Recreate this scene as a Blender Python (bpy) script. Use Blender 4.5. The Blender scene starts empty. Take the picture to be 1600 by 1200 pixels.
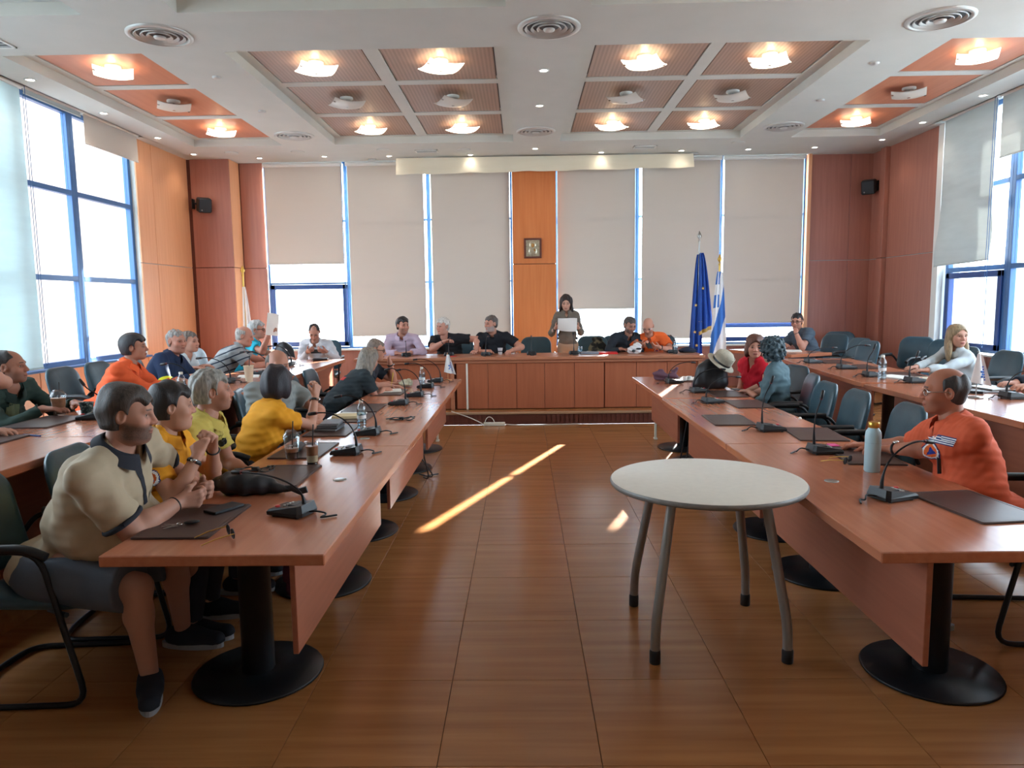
import bpy, math, random
import numpy as np
from mathutils import Vector, Matrix
random.seed(7); np.random.seed(7)
SC = bpy.context.scene
COL = SC.collection

# ---------------------------------------------------------------- camera
F_PX = 1130.0
def camera():
    # world axes seen from the camera: horizon slightly above the middle, a little roll
    d = Vector(((816 - 800) / F_PX, -(471 - 600) / F_PX, -1)).normalized()
    r = math.radians(0.65)
    u = Vector((-math.sin(r), math.cos(r), 0)); u = (u - d * u.dot(d)).normalized()
    x = d.cross(u)
    m = Matrix((x, d, u))                      # camera -> world rotation
    cam = bpy.data.cameras.new('camera'); o = bpy.data.objects.new('camera', cam)
    o.matrix_world = Matrix.Translation((0, 0, 1.6)) @ m.to_4x4()
    cam.sensor_width = 36; cam.lens = 36 * F_PX / 1600; cam.clip_start = 0.05; cam.clip_end = 400
    COL.objects.link(o); SC.camera = o
camera()
SC.view_settings.view_transform = 'Standard'; SC.view_settings.look = 'None'
SC.view_settings.gamma = 1; SC.view_settings.use_curve_mapping = False
SC.view_settings.exposure = 0.84
# ---------------------------------------------------------------- sky, sun, window portals
W = bpy.data.worlds.new('sky'); SC.world = W; W.use_nodes = True
wn = W.node_tree.nodes; bgn = wn['Background']
bgn.inputs[0].default_value = (0.76, 0.89, 1.0, 1); bgn.inputs[1].default_value = 5.2
SUN_DIR = Vector((0.352, 0.936, 0.50)).normalized()
sl = bpy.data.lights.new('sun', 'SUN'); sl.energy = 46; sl.angle = math.radians(0.6); sl.color = (1, .95, .88)
so = bpy.data.objects.new('sun', sl); so.rotation_euler = SUN_DIR.to_track_quat('Z', 'Y').to_euler(); COL.objects.link(so)
def portal(c, size, normal):
    l = bpy.data.lights.new('window_daylight', 'AREA'); l.shape = 'RECTANGLE'; l.size, l.size_y = size
    l.cycles.is_portal = True
    o = bpy.data.objects.new('window_daylight', l); o.location = c
    o.rotation_euler = Vector(normal).to_track_quat('-Z', 'Y').to_euler(); COL.objects.link(o)
portal((-5.5, 5.95, 2.4), (8.3, 3.1), (1, 0, 0))
portal((5.95, 5.9, 2.4), (8.3, 3.1), (-1, 0, 0))
portal((0.2, 12.3, 2.35), (9.2, 3.1), (0, -1, 0))

# ---------------------------------------------------------------- helpers
def srgb(r, g, b):
    f = lambda c: (c / 255 / 12.92) if c / 255 <= .04045 else ((c / 255 + .055) / 1.055) ** 2.4
    return (f(r), f(g), f(b), 1)
class NT:
    def __init__(s, m): s.t = m.node_tree; s.n = s.t.nodes; s.l = s.t.links
    def new(s, k, **kw):
        n = s.n.new(k)
        for a, b in kw.items(): setattr(n, a, b)
        return n
    def link(s, a, b): s.l.new(a, b)
def base_mat(name, col=(.5, .5, .5, 1), rough=.5, metal=0, spec=.5, emit=None, es=0, coat=0):
    m = bpy.data.materials.new(name); m.use_nodes = True; p = m.node_tree.nodes['Principled BSDF']
    p.inputs['Base Color'].default_value = col; p.inputs['Roughness'].default_value = rough
    p.inputs['Metallic'].default_value = metal; p.inputs['Specular IOR Level'].default_value = spec
    if coat: p.inputs['Coat Weight'].default_value = coat; p.inputs['Coat Roughness'].default_value = .1
    if emit: p.inputs['Emission Color'].default_value = emit; p.inputs['Emission Strength'].default_value = es
    return m
def noisy(name, c1, c2, scale=20, stretch=(1, 1, 1), rough=.5, metal=0, bump=0, detail=4, spec=.5, lo=.3, hi=.7, rnd=False, bscale=None, coat=0, dist=.002):
    """two-tone noise colour on object coordinates, with optional bump"""
    m = base_mat(name, c1, rough, metal, spec, coat=coat); t = NT(m); p = t.n['Principled BSDF']
    tc = t.new('ShaderNodeTexCoord'); mp = t.new('ShaderNodeMapping'); mp.inputs['Scale'].default_value = stretch
    src = tc.outputs['Object']
    if rnd:
        oi = t.new('ShaderNodeObjectInfo'); mu = t.new('ShaderNodeMath', operation='MULTIPLY'); mu.inputs[1].default_value = 37
        t.link(oi.outputs['Random'], mu.inputs[0]); va = t.new('ShaderNodeVectorMath', operation='ADD')
        t.link(src, va.inputs[0]); t.link(mu.outputs[0], va.inputs[1]); src = va.outputs[0]
    t.link(src, mp.inputs[0])
    nz = t.new('ShaderNodeTexNoise'); nz.inputs['Scale'].default_value = scale; nz.inputs['Detail'].default_value = detail
    t.link(mp.outputs[0], nz.inputs[0])
    cr = t.new('ShaderNodeValToRGB'); cr.color_ramp.elements[0].color = c1; cr.color_ramp.elements[1].color = c2
    cr.color_ramp.elements[0].position = lo; cr.color_ramp.elements[1].position = hi
    t.link(nz.outputs[0], cr.inputs[0]); t.link(cr.outputs[0], p.inputs['Base Color'])
    if bump:
        b = t.new('ShaderNodeBump'); b.inputs['Strength'].default_value = bump; b.inputs['Distance'].default_value = dist
        n2 = nz
        if bscale:
            n2 = t.new('ShaderNodeTexNoise'); n2.inputs['Scale'].default_value = bscale; n2.inputs['Detail'].default_value = 3
            t.link(mp.outputs[0], n2.inputs[0])
        t.link(n2.outputs[0], b.inputs['Height']); t.link(b.outputs[0], p.inputs['Normal'])
    return m
def wood(name, c1, c2, axis=2, fine=1.0, rough=.35, spec=.5, rnd=False, coat=0, bump=.05):
    st = [22 * fine] * 3; st[axis] = 1.2 * fine
    return noisy(name, c1, c2, 1.6, st, rough, 0, bump, 5, spec, .25, .75, rnd, coat=coat, dist=.001)

class MB:
    """collects verts / faces, then links them as ONE mesh object"""
    def __init__(s): s.v = []; s.f = []; s.m = []; s.s = []
    def add(s, v, f, mi=0, smooth=False):
        o = len(s.v); s.v += [tuple(map(float, p)) for p in v]; s.f += [tuple(o + i for i in q) for q in f]
        s.m += [mi] * len(f); s.s += [smooth] * len(f); return s
    def box(s, a, b, bev=0, mi=0, rot=None, org=(0, 0, 0)):
        a = [min(x, y) for x, y in zip(a, b)]; b = [max(x, y) for x, y in zip([*a], b)] if False else [max(x, y) for x, y in zip(a, b)]
        if bev <= 0:
            v = [(x, y, z) for x in (a[0], b[0]) for y in (a[1], b[1]) for z in (a[2], b[2])]
            f = [(0, 1, 3, 2), (4, 6, 7, 5), (0, 4, 5, 1), (2, 3, 7, 6), (0, 2, 6, 4), (1, 5, 7, 3)]
        else:
            bev = min(bev, *(0.49 * (q - p) for p, q in zip(a, b)))
            v = []; idx = {}
            for c in range(8):
                sg = [(c >> k) & 1 for k in range(3)]
                for k in range(3):           # vertex on the face normal to axis k
                    p = []
                    for j in range(3):
                        e = b[j] if sg[j] else a[j]
                        if j != k: e += -bev if sg[j] else bev
                        p.append(e)
                    idx[(c, k)] = len(v); v.append(tuple(p))
            f = []
            for k in range(3):
                i, j = [q for q in range(3) if q != k]
                for sgn in (0, 1):
                    cs = []
                    for (p, q) in ((0, 0), (1, 0), (1, 1), (0, 1)):
                        cs.append((sgn << k) | (p << i) | (q << j))
                    q = [idx[(c, k)] for c in cs]
                    flip = (k == 1) ^ (sgn == 0)
                    f.append(tuple(q[::-1] if flip else q))
            for k in range(3):
                i, j = [q for q in range(3) if q != k]
                for p in (0, 1):
                    for q in (0, 1):
                        c0 = (p << i) | (q << j); c1 = c0 | (1 << k)
                        f.append((idx[(c0, i)], idx[(c1, i)], idx[(c1, j)], idx[(c0, j)]))
            for c in range(8): f.append((idx[(c, 0)], idx[(c, 1)], idx[(c, 2)]))
            cen = [(p + q) / 2 for p, q in zip(a, b)]
            g = []
            for q in f:                       # outward winding
                P = [Vector(v[i]) for i in q]; n = (P[1] - P[0]).cross(P[2] - P[0])
                m = sum(P, Vector()) / len(P) - Vector(cen)
                g.append(q if n.dot(m) >= 0 else q[::-1])
            f = g
        if rot is not None: v = [tuple(rot @ Vector(p) + Vector(org)) for p in v]
        return s.add(v, f, mi)
    def tube(s, pts, r, seg=8, mi=0, caps=True, smooth=True, flat=1.0):
        pts = [Vector(p) for p in pts]; n = len(pts)
        rs = r if hasattr(r, '__len__') else [r] * n
        v = []; f = []; up = None
        for i, p in enumerate(pts):
            t = (pts[min(i + 1, n - 1)] - pts[max(i - 1, 0)]).normalized()
            if up is None:
                up = Vector((0, 0, 1)) if abs(t.z) < .9 else Vector((0, 1, 0))
            x = (up - t * up.dot(t)).normalized(); y = t.cross(x); up = x
            for k in range(seg):
                a = 2 * math.pi * k / seg
                v.append(p + x * (rs[i] * math.cos(a)) + y * (rs[i] * math.sin(a) * flat))
        for i in range(n - 1):
            for k in range(seg):
                k2 = (k + 1) % seg
                f.append((i * seg + k, i * seg + k2, (i + 1) * seg + k2, (i + 1) * seg + k))
        s.add(v, f, mi, smooth)
        if caps: s.add(v[:seg], [tuple(range(seg))[::-1]], mi); s.add(v[-seg:], [tuple(range(seg))], mi)
        return s
    def lathe(s, prof, seg=24, c=(0, 0, 0), mi=0, smooth=True, cap0=True, cap1=True):
        v = []; f = []; n = len(prof)
        for (r, z) in prof:
            for k in range(seg):
                a = 2 * math.pi * k / seg; v.append((c[0] + r * math.cos(a), c[1] + r * math.sin(a), c[2] + z))
        for i in range(n - 1):
            for k in range(seg):
                k2 = (k + 1) % seg; f.append((i * seg + k, i * seg + k2, (i + 1) * seg + k2, (i + 1) * seg + k))
        s.add(v, f, mi, smooth)
        if cap0: s.add(v[:seg], [tuple(range(seg))[::-1]], mi)
        if cap1: s.add(v[-seg:], [tuple(range(seg))], mi)
        return s
    def prism(s, poly, z0, z1, mi=0, axis=2):
        n = len(poly)
        def P(p, z): return {2: (p[0], p[1], z), 1: (p[0], z, p[1]), 0: (z, p[0], p[1])}[axis]
        v = [P(p, z0) for p in poly] + [P(p, z1) for p in poly]
        f = [tuple(range(n))[::-1], tuple(range(n, 2 * n))] + [(i, (i + 1) % n, n + (i + 1) % n, n + i) for i in range(n)]
        return s.add(v, f, mi)
    def ball(s, c, r, seg=12, rings=8, mi=0, rot=None):
        r = r if hasattr(r, '__len__') else (r, r, r)
        v = []; f = []
        for i in range(rings + 1):
            th = math.pi * i / rings
            for k in range(seg):
                a = 2 * math.pi * k / seg
                p = Vector((r[0] * math.sin(th) * math.cos(a), r[1] * math.sin(th) * math.sin(a), r[2] * math.cos(th)))
                if rot is not None: p = rot @ p
                v.append(p + Vector(c))
        for i in range(rings):
            for k in range(seg):
                k2 = (k + 1) % seg; f.append((i * seg + k, (i + 1) * seg + k, (i + 1) * seg + k2, i * seg + k2))
        return s.add(v, f, mi, True)
    def grid(s, P, mi=0, smooth=True, closed=False):
        """P: rows x cols of points"""
        R, Cn = len(P), len(P[0]); v = [p for row in P for p in row]; f = []
        for i in range(R - 1):
            for k in range(Cn - 1 + (1 if closed else 0)):
                k2 = (k + 1) % Cn; f.append((i * Cn + k, i * Cn + k2, (i + 1) * Cn + k2, (i + 1) * Cn + k))
        return s.add(v, f, mi, smooth)
    def mesh(s, name, mats):
        me = bpy.data.meshes.new(name); me.from_pydata(s.v, [], s.f)
        for m in (mats if isinstance(mats, (list, tuple)) else [mats]): me.materials.append(m)
        me.polygons.foreach_set('material_index', s.m); me.polygons.foreach_set('use_smooth', s.s); me.update()
        return me
    def build(s, name, mats, parent=None, loc=(0, 0, 0), rz=0, kind=None, label=None):
        return link(name, s.mesh(name, mats), parent, loc, rz, kind, label)
def link(name, me, parent=None, loc=(0, 0, 0), rz=0, kind=None, label=None):
    o = bpy.data.objects.new(name, me); COL.objects.link(o); o.location = loc; o.rotation_euler = (0, 0, rz)
    if parent is not None: o.parent = parent
    if kind: o['kind'] = kind
    if label: o['label'] = label
    return o
def tag(o, label, cat, group=None):
    o['label'] = label; o['category'] = cat
    if group: o['group'] = group
    return o
def thing(name, label, cat, loc=(0, 0, 0), rz=0, group=None):
    o = bpy.data.objects.new(name, None); COL.objects.link(o); o.empty_display_size = .1
    o.location = loc; o.rotation_euler = (0, 0, rz); return tag(o, label, cat, group)
def dup(root, loc, rz=0, label=None, group=None):
    r = root.copy(); COL.objects.link(r); r.location = loc; r.rotation_euler = (0, 0, rz)
    if label: r['label'] = label
    if group: r['group'] = group
    for ch in root.children:
        c = ch.copy(); COL.objects.link(c); c.parent = r
        for g in ch.children:
            d = g.copy(); COL.objects.link(d); d.parent = c
    return r
def shade(o, ang=40):
    o.data.polygons.foreach_set('use_smooth', [True] * len(o.data.polygons))
    try: o.data.set_sharp_from_angle(angle=math.radians(ang))
    except Exception: pass
    return o
def bez(p0, p1, p2, p3, n=12):
    p0, p1, p2, p3 = map(Vector, (p0, p1, p2, p3)); out = []
    for i in range(n + 1):
        t = i / n; u = 1 - t
        out.append(p0 * u ** 3 + p1 * 3 * u * u * t + p2 * 3 * u * t * t + p3 * t ** 3)
    return out
def fillet(pts, r, n=4):
    """round the corners of a polyline"""
    pts = [Vector(p) for p in pts]; out = [pts[0]]
    for i in range(1, len(pts) - 1):
        a, b, c = pts[i - 1], pts[i], pts[i + 1]
        d1 = (a - b); d2 = (c - b); q = min(r, d1.length * .45, d2.length * .45)
        A = b + d1.normalized() * q; B = b + d2.normalized() * q
        for k in range(n + 1):
            t = k / n; out.append(A * (1 - t) ** 2 + b * 2 * t * (1 - t) + B * t * t)
    return out + [pts[-1]]

# ---------------------------------------------------------------- materials
M = {}
M['ceiling'] = noisy('ceiling_paint', srgb(198, 201, 196), srgb(203, 205, 200), 3, rough=.8, spec=.2)
M['cherry'] = wood('cherry_panel', srgb(160, 102, 86), srgb(174, 116, 98), 2, .8, .42, rnd=True)
M['orange_wood'] = wood('lit_wood_panel', srgb(218, 154, 110), srgb(228, 166, 122), 2, .8, .42, rnd=True)  # lightened wood tone: light on the window-side panelling is put into the colour
M['pillar_wood'] = wood('pillar_panel', srgb(206, 118, 64), srgb(216, 132, 76), 2, .8, .42, rnd=True)
M['desk'] = wood('desk_laminate', srgb(172, 104, 75), srgb(188, 118, 87), 1, 1.0, .2, .75, coat=0)
M['desk_edge'] = wood('desk_front_laminate', srgb(150, 88, 66), srgb(164, 100, 76), 1, 1.0, .4)
M['podium'] = wood('podium_panel', srgb(160, 90, 60), srgb(174, 102, 70), 2, .9, .42, rnd=True)
M['podium_top'] = wood('podium_top', srgb(166, 108, 80), srgb(182, 120, 90), 0, .9, .36)
M['dark_wood'] = wood('dark_riser', srgb(92, 48, 38), srgb(108, 58, 46), 0, 1, .5)
M['frame_blue'] = base_mat('blue_aluminium', srgb(58, 100, 152), .35, .1)
M['frame_dark'] = base_mat('dark_blue_sash', srgb(34, 62, 120), .35, .2)
M['white_metal'] = base_mat('white_metal', srgb(225, 225, 220), .4)
M['black_metal'] = base_mat('black_metal', srgb(22, 25, 30), .38, .3)
M['black_plastic'] = noisy('black_plastic', srgb(24, 27, 31), srgb(30, 33, 37), 60, rough=.42)
M['steel'] = noisy('brushed_steel', srgb(150, 150, 148), srgb(175, 174, 170), 30, (1, 1, .1), .3, .9)
M['gold'] = base_mat('gold_metal', srgb(205, 165, 80), .3, .9)
M['brass_strip'] = base_mat('nosing_strip', srgb(190, 160, 130), .35, .5)
M['leather'] = noisy('black_leather', srgb(42, 68, 80), srgb(50, 80, 92), 9, rough=.36, bump=.25, bscale=90, dist=.001)
M['leather_dark'] = noisy('dark_leather', srgb(26, 30, 35), srgb(33, 38, 44), 9, rough=.45, bump=.25, bscale=90, dist=.001)
M['pad'] = noisy('brown_leather_pad', srgb(62, 42, 38), srgb(72, 50, 44), 12, rough=.4, bump=.2, bscale=120, dist=.0006)
M['paper'] = noisy('white_paper', srgb(236, 234, 228), srgb(226, 224, 218), 4, rough=.8)
M['red'] = base_mat('red_plastic', srgb(200, 40, 40), .4)
M['dark_red'] = base_mat('dark_red_ring', srgb(110, 24, 26), .4)
M['pink'] = base_mat('pink_card', srgb(210, 60, 130), .5)
M['chrome'] = base_mat('chrome', srgb(200, 200, 200), .15, 1)
M['white_plastic'] = base_mat('white_plastic', srgb(222, 218, 205), .45)
def glass_mat(name, tint=(1, 1, 1, 1), refl=.07, rough=.02, fr=.5):
    m = bpy.data.materials.new(name); m.use_nodes = True; t = NT(m); t.n.remove(t.n['Principled BSDF'])
    tr = t.new('ShaderNodeBsdfTransparent'); tr.inputs[0].default_value = tint
    gl = t.new('ShaderNodeBsdfGlossy'); gl.inputs['Roughness'].default_value = rough
    lw = t.new('ShaderNodeLayerWeight'); lw.inputs[0].default_value = .25
    ma = t.new('ShaderNodeMath', operation='MULTIPLY_ADD'); ma.inputs[1].default_value = fr; ma.inputs[2].default_value = refl
    t.link(lw.outputs['Fresnel'], ma.inputs[0])
    mx = t.new('ShaderNodeMixShader'); t.link(ma.outputs[0], mx.inputs[0]); t.link(tr.outputs[0], mx.inputs[1]); t.link(gl.outputs[0], mx.inputs[2])
    t.link(mx.outputs[0], t.n['Material Output'].inputs[0]); return m
M['glass'] = glass_mat('window_glass', (.97, .99, 1, 1), .012, .02, .12)
M['clear'] = glass_mat('clear_plastic', (.88, .94, .97, 1), .10, .05)
M['frosted'] = base_mat('frosted_glass_bottle', srgb(176, 208, 218), .35)
def fabric(name, c1, c2, trans, rough=.9):
    m = noisy(name, c1, c2, 2.2, (1, 1, 6), rough, spec=.15); t = NT(m); p = t.n['Principled BSDF']
    tl = t.new('ShaderNodeBsdfTranslucent'); cr = [n for n in t.n if n.type == 'VALTORGB'][0]
    t.link(cr.outputs[0], tl.inputs[0])
    mx = t.new('ShaderNodeMixShader'); mx.inputs[0].default_value = trans
    t.link(p.outputs[0], mx.inputs[1]); t.link(tl.outputs[0], mx.inputs[2]); t.link(mx.outputs[0], t.n['Material Output'].inputs[0])
    return m
M['blind'] = fabric('blind_fabric', srgb(205, 196, 186), srgb(206, 197, 187), .06)
M['blind_cool'] = fabric('blind_fabric_side', srgb(196, 200, 198), srgb(204, 208, 206), .28)
M['blind_left'] = fabric('blind_fabric_left', srgb(210, 222, 222), srgb(216, 228, 228), .5)
M['screen'] = fabric('screen_cloth', srgb(236, 224, 200), srgb(240, 230, 208), .08)
def emis(name, col, s): return base_mat(name, (0.8, 0.8, .8, 1), .5, emit=col, es=s)
M['lamp_on'] = emis('lit_glass_shade', (1, .87, .68, 1), 1.7)
M['lamp_off'] = base_mat('unlit_glass_shade', srgb(205, 200, 190), .35)
M['spot_on'] = emis('spot_bulb', (1, .93, .82, 1), 14)
def plain(r, g, b, rough=.8, var=.06, scale=14, bump=.15):
    k = (r, g, b, rough)
    if k not in M:
        c1 = srgb(r, g, b); c2 = tuple(min(1, x * (1 + 1.6 * var)) for x in c1[:3]) + (1,)
        M[k] = noisy('dyed_%d_%d_%d' % (r, g, b), c1, c2, scale, rough=rough, spec=.25, bump=bump, bscale=scale * 8, dist=.001)
    return M[k]
# ================================================================= structure
CE = 3.88; PL = 0.16; CX = 0.2
def struct(name, mb, mats, parent=None):
    return mb.build(name, mats, parent, kind=None if parent else 'structure')
# floor: square laminate tiles on a slab
mb = MB(); mb.box((-5.3, -4, -.14), (5.7, 9.34, -.012)); floor = struct('floor', mb, M['dark_wood'])
M['floor'] = wood('laminate_tile', srgb(146, 95, 54), srgb(174, 118, 72), 0, .55, .24, rnd=True, bump=.03)
T0 = .575
tb = MB(); tb.box((0.0012, 0.0012, -.012), (T0 - .0012, T0 - .0012, 0), .0008); tile_me = tb.mesh('tile', M['floor'])
for i in range(-5, 5):
    for j in range(-3, 13):
        y0 = 2.34 + j * T0
        o = link('tile', tile_me, floor, (.26 + i * T0, y0, 0)); o.scale.y = 1.0 if j < 12 else .17
for n_, (a, b) in enumerate((((-5.3, -4), (5.7, 2.34 - 3 * T0)),)):
    m2 = MB(); m2.box((a[0], a[1], -.012), (b[0], b[1], 0)); m2.build('tile', M['floor'], floor)
# raised platforms along the windows and the podium
for nm, a, b in (('floor_platform', (-5.3, -1, 0), (-2.58, 9.34, PL)), ('floor_platform', (3.05, -1, 0), (5.7, 9.34, PL)), ('floor_podium', (-5.3, 9.36, 0), (5.8, 12.05, PL))):
    m2 = MB(); m2.box(a, b); struct(nm, m2, M['floor'])
m2 = MB(); m2.box((-2.58, 9.345, 0), (3.05, 9.36, PL - .02))
for k in range(94): m2.box((-2.57 + k * .06, 9.335, .005), (-2.535 + k * .06, 9.35, PL - .03))
struct('trim_1', m2, M['dark_wood'])
m2 = MB(); m2.box((-2.58, 9.325, PL - .022), (3.05, 9.40, PL + .004), .004); struct('trim_2', m2, M['brass_strip'])
# far wall: sill wall, pillar, corner panels
def panels(wall, items, mat):
    for a, b in items:
        m3 = MB(); m3.box(a, b, .003); m3.build('panel', mat, wall)
m2 = MB(); m2.box((-4.2, 12.0, 0), (4.6, 12.25, .84)); m2.box((-4.2, 12.0, 3.89), (4.6, 12.25, 4.2)); wall_far = struct('wall_far', m2, M['ceiling'])
panels(wall_far, [((x, 11.97, PL), (x + 1.47, 12.0, .83)) for x in (-4.58, -3.1, -1.62)] + [((x, 11.97, PL), (x + 1.345, 12.0, .83)) for x in (.56, 1.91, 3.26)] , M['cherry'])
m2 = MB(); m2.box((-4.4, 11.9, .83), (-.15, 12.06, .86), .004); m2.box((.56, 11.9, .83), (4.62, 12.06, .86), .004); struct('trim_3', m2, M['white_metal'])
m2 = MB(); m2.box((-.135, 11.86, 0), (.545, 12.25, CE)); pil = struct('wall_pillar', m2, M['dark_wood'])
panels(pil, [((-.145, 11.84, PL), (.555, 11.862, 2.195)), ((-.145, 11.84, 2.205), (.555, 11.862, CE))], M['pillar_wood'])
# left corner: boxed wood shaft and side wall panels
m2 = MB(); m2.box((-5.4, 11.62, 0), (-4.6, 12.25, CE + .1)); m2.box((-4.6, 12.02, 0), (-4.22, 12.25, CE + .1)); wc = struct('wall_corner_left', m2, M['dark_wood'])
for z0, z1 in ((PL, 2.195), (2.205, CE)):
    panels(wc, [((-5.2, 11.6, z0), (-4.585, 11.62, z1)), ((-4.57, 12.0, z0), (-4.2, 12.02, z1))], M['cherry'])
    panels(wc, [((-4.6, 11.62, z0), (-4.58, 11.995, z1))], M['orange_wood'])
m2 = MB(); m2.box((-5.5, 10.06, 0), (-5.27, 11.62, CE + .2)); m2.box((-5.5, -4, 0), (-5.27, 10.06, .90)); m2.box((-5.5, -4, 3.92), (-5.27, 10.06, 4.2)); m2.box((-5.5, -4, .9), (-5.27, 2.0, 3.92)); wall_l = struct('wall_left', m2, M['ceiling'])  # unseen near stretch is solid instead of windows, to darken the near floor
for z0, z1 in ((PL, 2.195), (2.205, CE)):
    panels(wall_l, [((-5.27, 10.06, z0), (-5.25, 10.49, z1)), ((-5.27, 10.5, z0), (-5.25, 11.6, z1))], M['orange_wood'])
panels(wall_l, [((-5.27, y, PL), (-5.25, y + 1.14, .895)) for y in [8.905 - 1.15 * k for k in range(8)]], M['orange_wood'])
m2 = MB(); m2.box((-5.32, -2.6, .90), (-5.19, 10.06, .925), .004); struct('trim_4', m2, M['frame_blue'])
# right wall
m2 = MB(); m2.box((5.67, 10.04, 0), (5.95, 12.25, CE + .2)); m2.box((5.67, -4, 0), (5.95, 10.04, .88)); m2.box((5.67, -4, 3.92), (5.95, 10.04, 4.2)); m2.box((5.67, -4, .88), (5.95, 1.92, 3.92)); m2.box((4.66, 12.02, 0), (5.9, 12.25, CE + .2)); wall_r = struct('wall_right', m2, M['ceiling'])  # out-of-view stretch beside the camera added as solid wall to cut daylight
for z0, z1 in ((PL, 2.195), (2.205, CE)):
    panels(wall_r, [((5.65, 10.12, z0), (5.67, 11.45, z1)), ((5.58, 11.46, z0), (5.67, 11.62, z1)), ((5.65, 11.63, z0), (5.67, 12.0, z1)), ((4.64, 12.0, z0), (5.3, 12.02, z1)), ((5.305, 12.0, z0), (5.66, 12.02, z1))], M['cherry'])
m2 = MB(); m2.box((5.62, 9.98, PL), (5.7, 10.11, CE)); struct('trim_5', m2, M['white_metal'])
panels(wall_r, [((5.65, y, PL), (5.67, y + 1.14, .86)) for y in [8.88 - 1.15 * k for k in range(8)]], M['cherry'])
m2 = MB(); m2.box((5.58, -2.6, .865), (5.72, 10.0, .89), .004); struct('trim_6', m2, M['white_metal'])
m2 = MB(); m2.box((-5.5, -4.2, 0), (5.95, -4, 4.2)); struct('wall_back', m2, M['ceiling'])
m2 = MB(); m2.box((4.6, 11.94, PL), (4.655, 12.2, CE)); struct('trim_7', m2, M['orange_wood'])
# ---- ceiling with coffers
CO = [(-4.72, -3.42), (-2.69, -.09), (.55, 3.15), (3.85, 5.13)]
RO = [(-3.0, 1.1), (1.95, 5.93), (6.8, 10.72)]
xs = [-5.12] + [q for c in CO for q in c] + [5.5]; ys = [-4] + [q for r in RO for q in r] + [11.98]
m2 = MB()
for i in range(len(xs) - 1):
    for j in range(len(ys) - 1):
        if i % 2 == 1 and j % 2 == 1: continue
        m2.box((xs[i], ys[j], CE), (xs[i + 1], ys[j + 1], CE + .03))
m2.box((-5.12, -4, CE), (-5.1, 11.6, CE + .14)); m2.box((5.48, -4, CE), (5.5, 11.98, CE + .14))
m2.box((-5.6, -4.1, 4.2), (6.0, 12.3, 4.3))
m2.box((5.5, 10.0, CE), (5.7, 12.0, CE + .03)); m2.box((-5.3, 10.06, CE), (-5.12, 11.98, CE + .03))
PC = {0: [(-4.61, -3.53)], 1: [(-2.575, -1.485), (-1.335, -.24)], 2: [(.71, 1.80), (1.935, 3.02)], 3: [(3.97, 5.04)]}
PR = [(6.93, 8.11), (8.25, 9.42), (9.56, 10.65)]
for ci, (x0, x1) in enumerate(CO):
    for rj, (y0, y1) in enumerate(RO):
        e = .012
        m2.box((x0, y0, CE), (x0 + e, y1, 4.2)); m2.box((x1 - e, y0, CE), (x1, y1, 4.2))
        m2.box((x0, y0, CE), (x1, y0 + e, 4.2)); m2.box((x0, y1 - e, CE), (x1, y1, 4.2))
        px = [x0] + [q for c in PC[ci] for q in c] + [x1]; py = [y0] + [q - (6.8 - y0) for r in PR for q in r] + [y1]
        if rj < 2: py = [y0, y1]
        for i in range(len(px) - 1):
            for j in range(len(py) - 1):
                if rj == 2 and i % 2 == 1 and j % 2 == 1: continue
                m2.box((px[i], py[j], 3.98), (px[i + 1], py[j + 1], 4.0))
ceiling = struct('ceiling', m2, M['ceiling'])
def grooved(name, c1, c2, amt):
    m = wood(name, c1, c2, 1, .6, .45, rnd=True); t = NT(m); p = t.n['Principled BSDF']
    cr = [n for n in t.n if n.type == 'VALTORGB'][0]; tc = [n for n in t.n if n.type == 'TEX_COORD'][0]
    wv = t.new('ShaderNodeTexWave'); wv.bands_direction = 'X'; wv.inputs['Scale'].default_value = 8
    w2 = t.new('ShaderNodeTexWave'); w2.bands_direction = 'Y'; w2.inputs['Scale'].default_value = 16
    t.link(tc.outputs['Object'], wv.inputs[0]); t.link(tc.outputs['Object'], w2.inputs[0])
    mu = t.new('ShaderNodeMath', operation='MULTIPLY'); t.link(wv.outputs['Fac'], mu.inputs[0]); t.link(w2.outputs['Fac'], mu.inputs[1])
    mx = t.new('ShaderNodeMix', data_type='RGBA'); mx.blend_type = 'MULTIPLY'
    m3 = t.new('ShaderNodeMath', operation='MULTIPLY'); m3.inputs[1].default_value = amt; t.link(mu.outputs[0], m3.inputs[0])
    t.link(m3.outputs[0], mx.inputs[0]); t.link(cr.outputs[0], mx.inputs[6]); mx.inputs[7].default_value = (.3, .22, .2, 1)
    t.link(mx.outputs[2], p.inputs['Base Color']); return m
M['cpan'] = grooved('perforated_ceiling_panel', srgb(160, 126, 106), srgb(172, 136, 114), .8)
M['cpan2'] = wood('plain_ceiling_panel', srgb(192, 124, 96), srgb(202, 134, 104), 1, .6, .45, rnd=True)
for ci, cols in PC.items():
    for (x0, x1) in cols:
        for (y0, y1) in PR:
            m3 = MB(); g = .012; m3.box((x0 + g, y0 + g, 3.985), (x1 - g, y1 - g, 3.997), .002)
            m3.build('ceiling_panel', M['cpan'] if ci in (1, 2) else M['cpan2'], ceiling)
            m3 = MB(); m3.box((x0, y0, 4.02), (x1, y1, 4.03)); m3.build('panel_backing', M['black_plastic'], ceiling)
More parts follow.
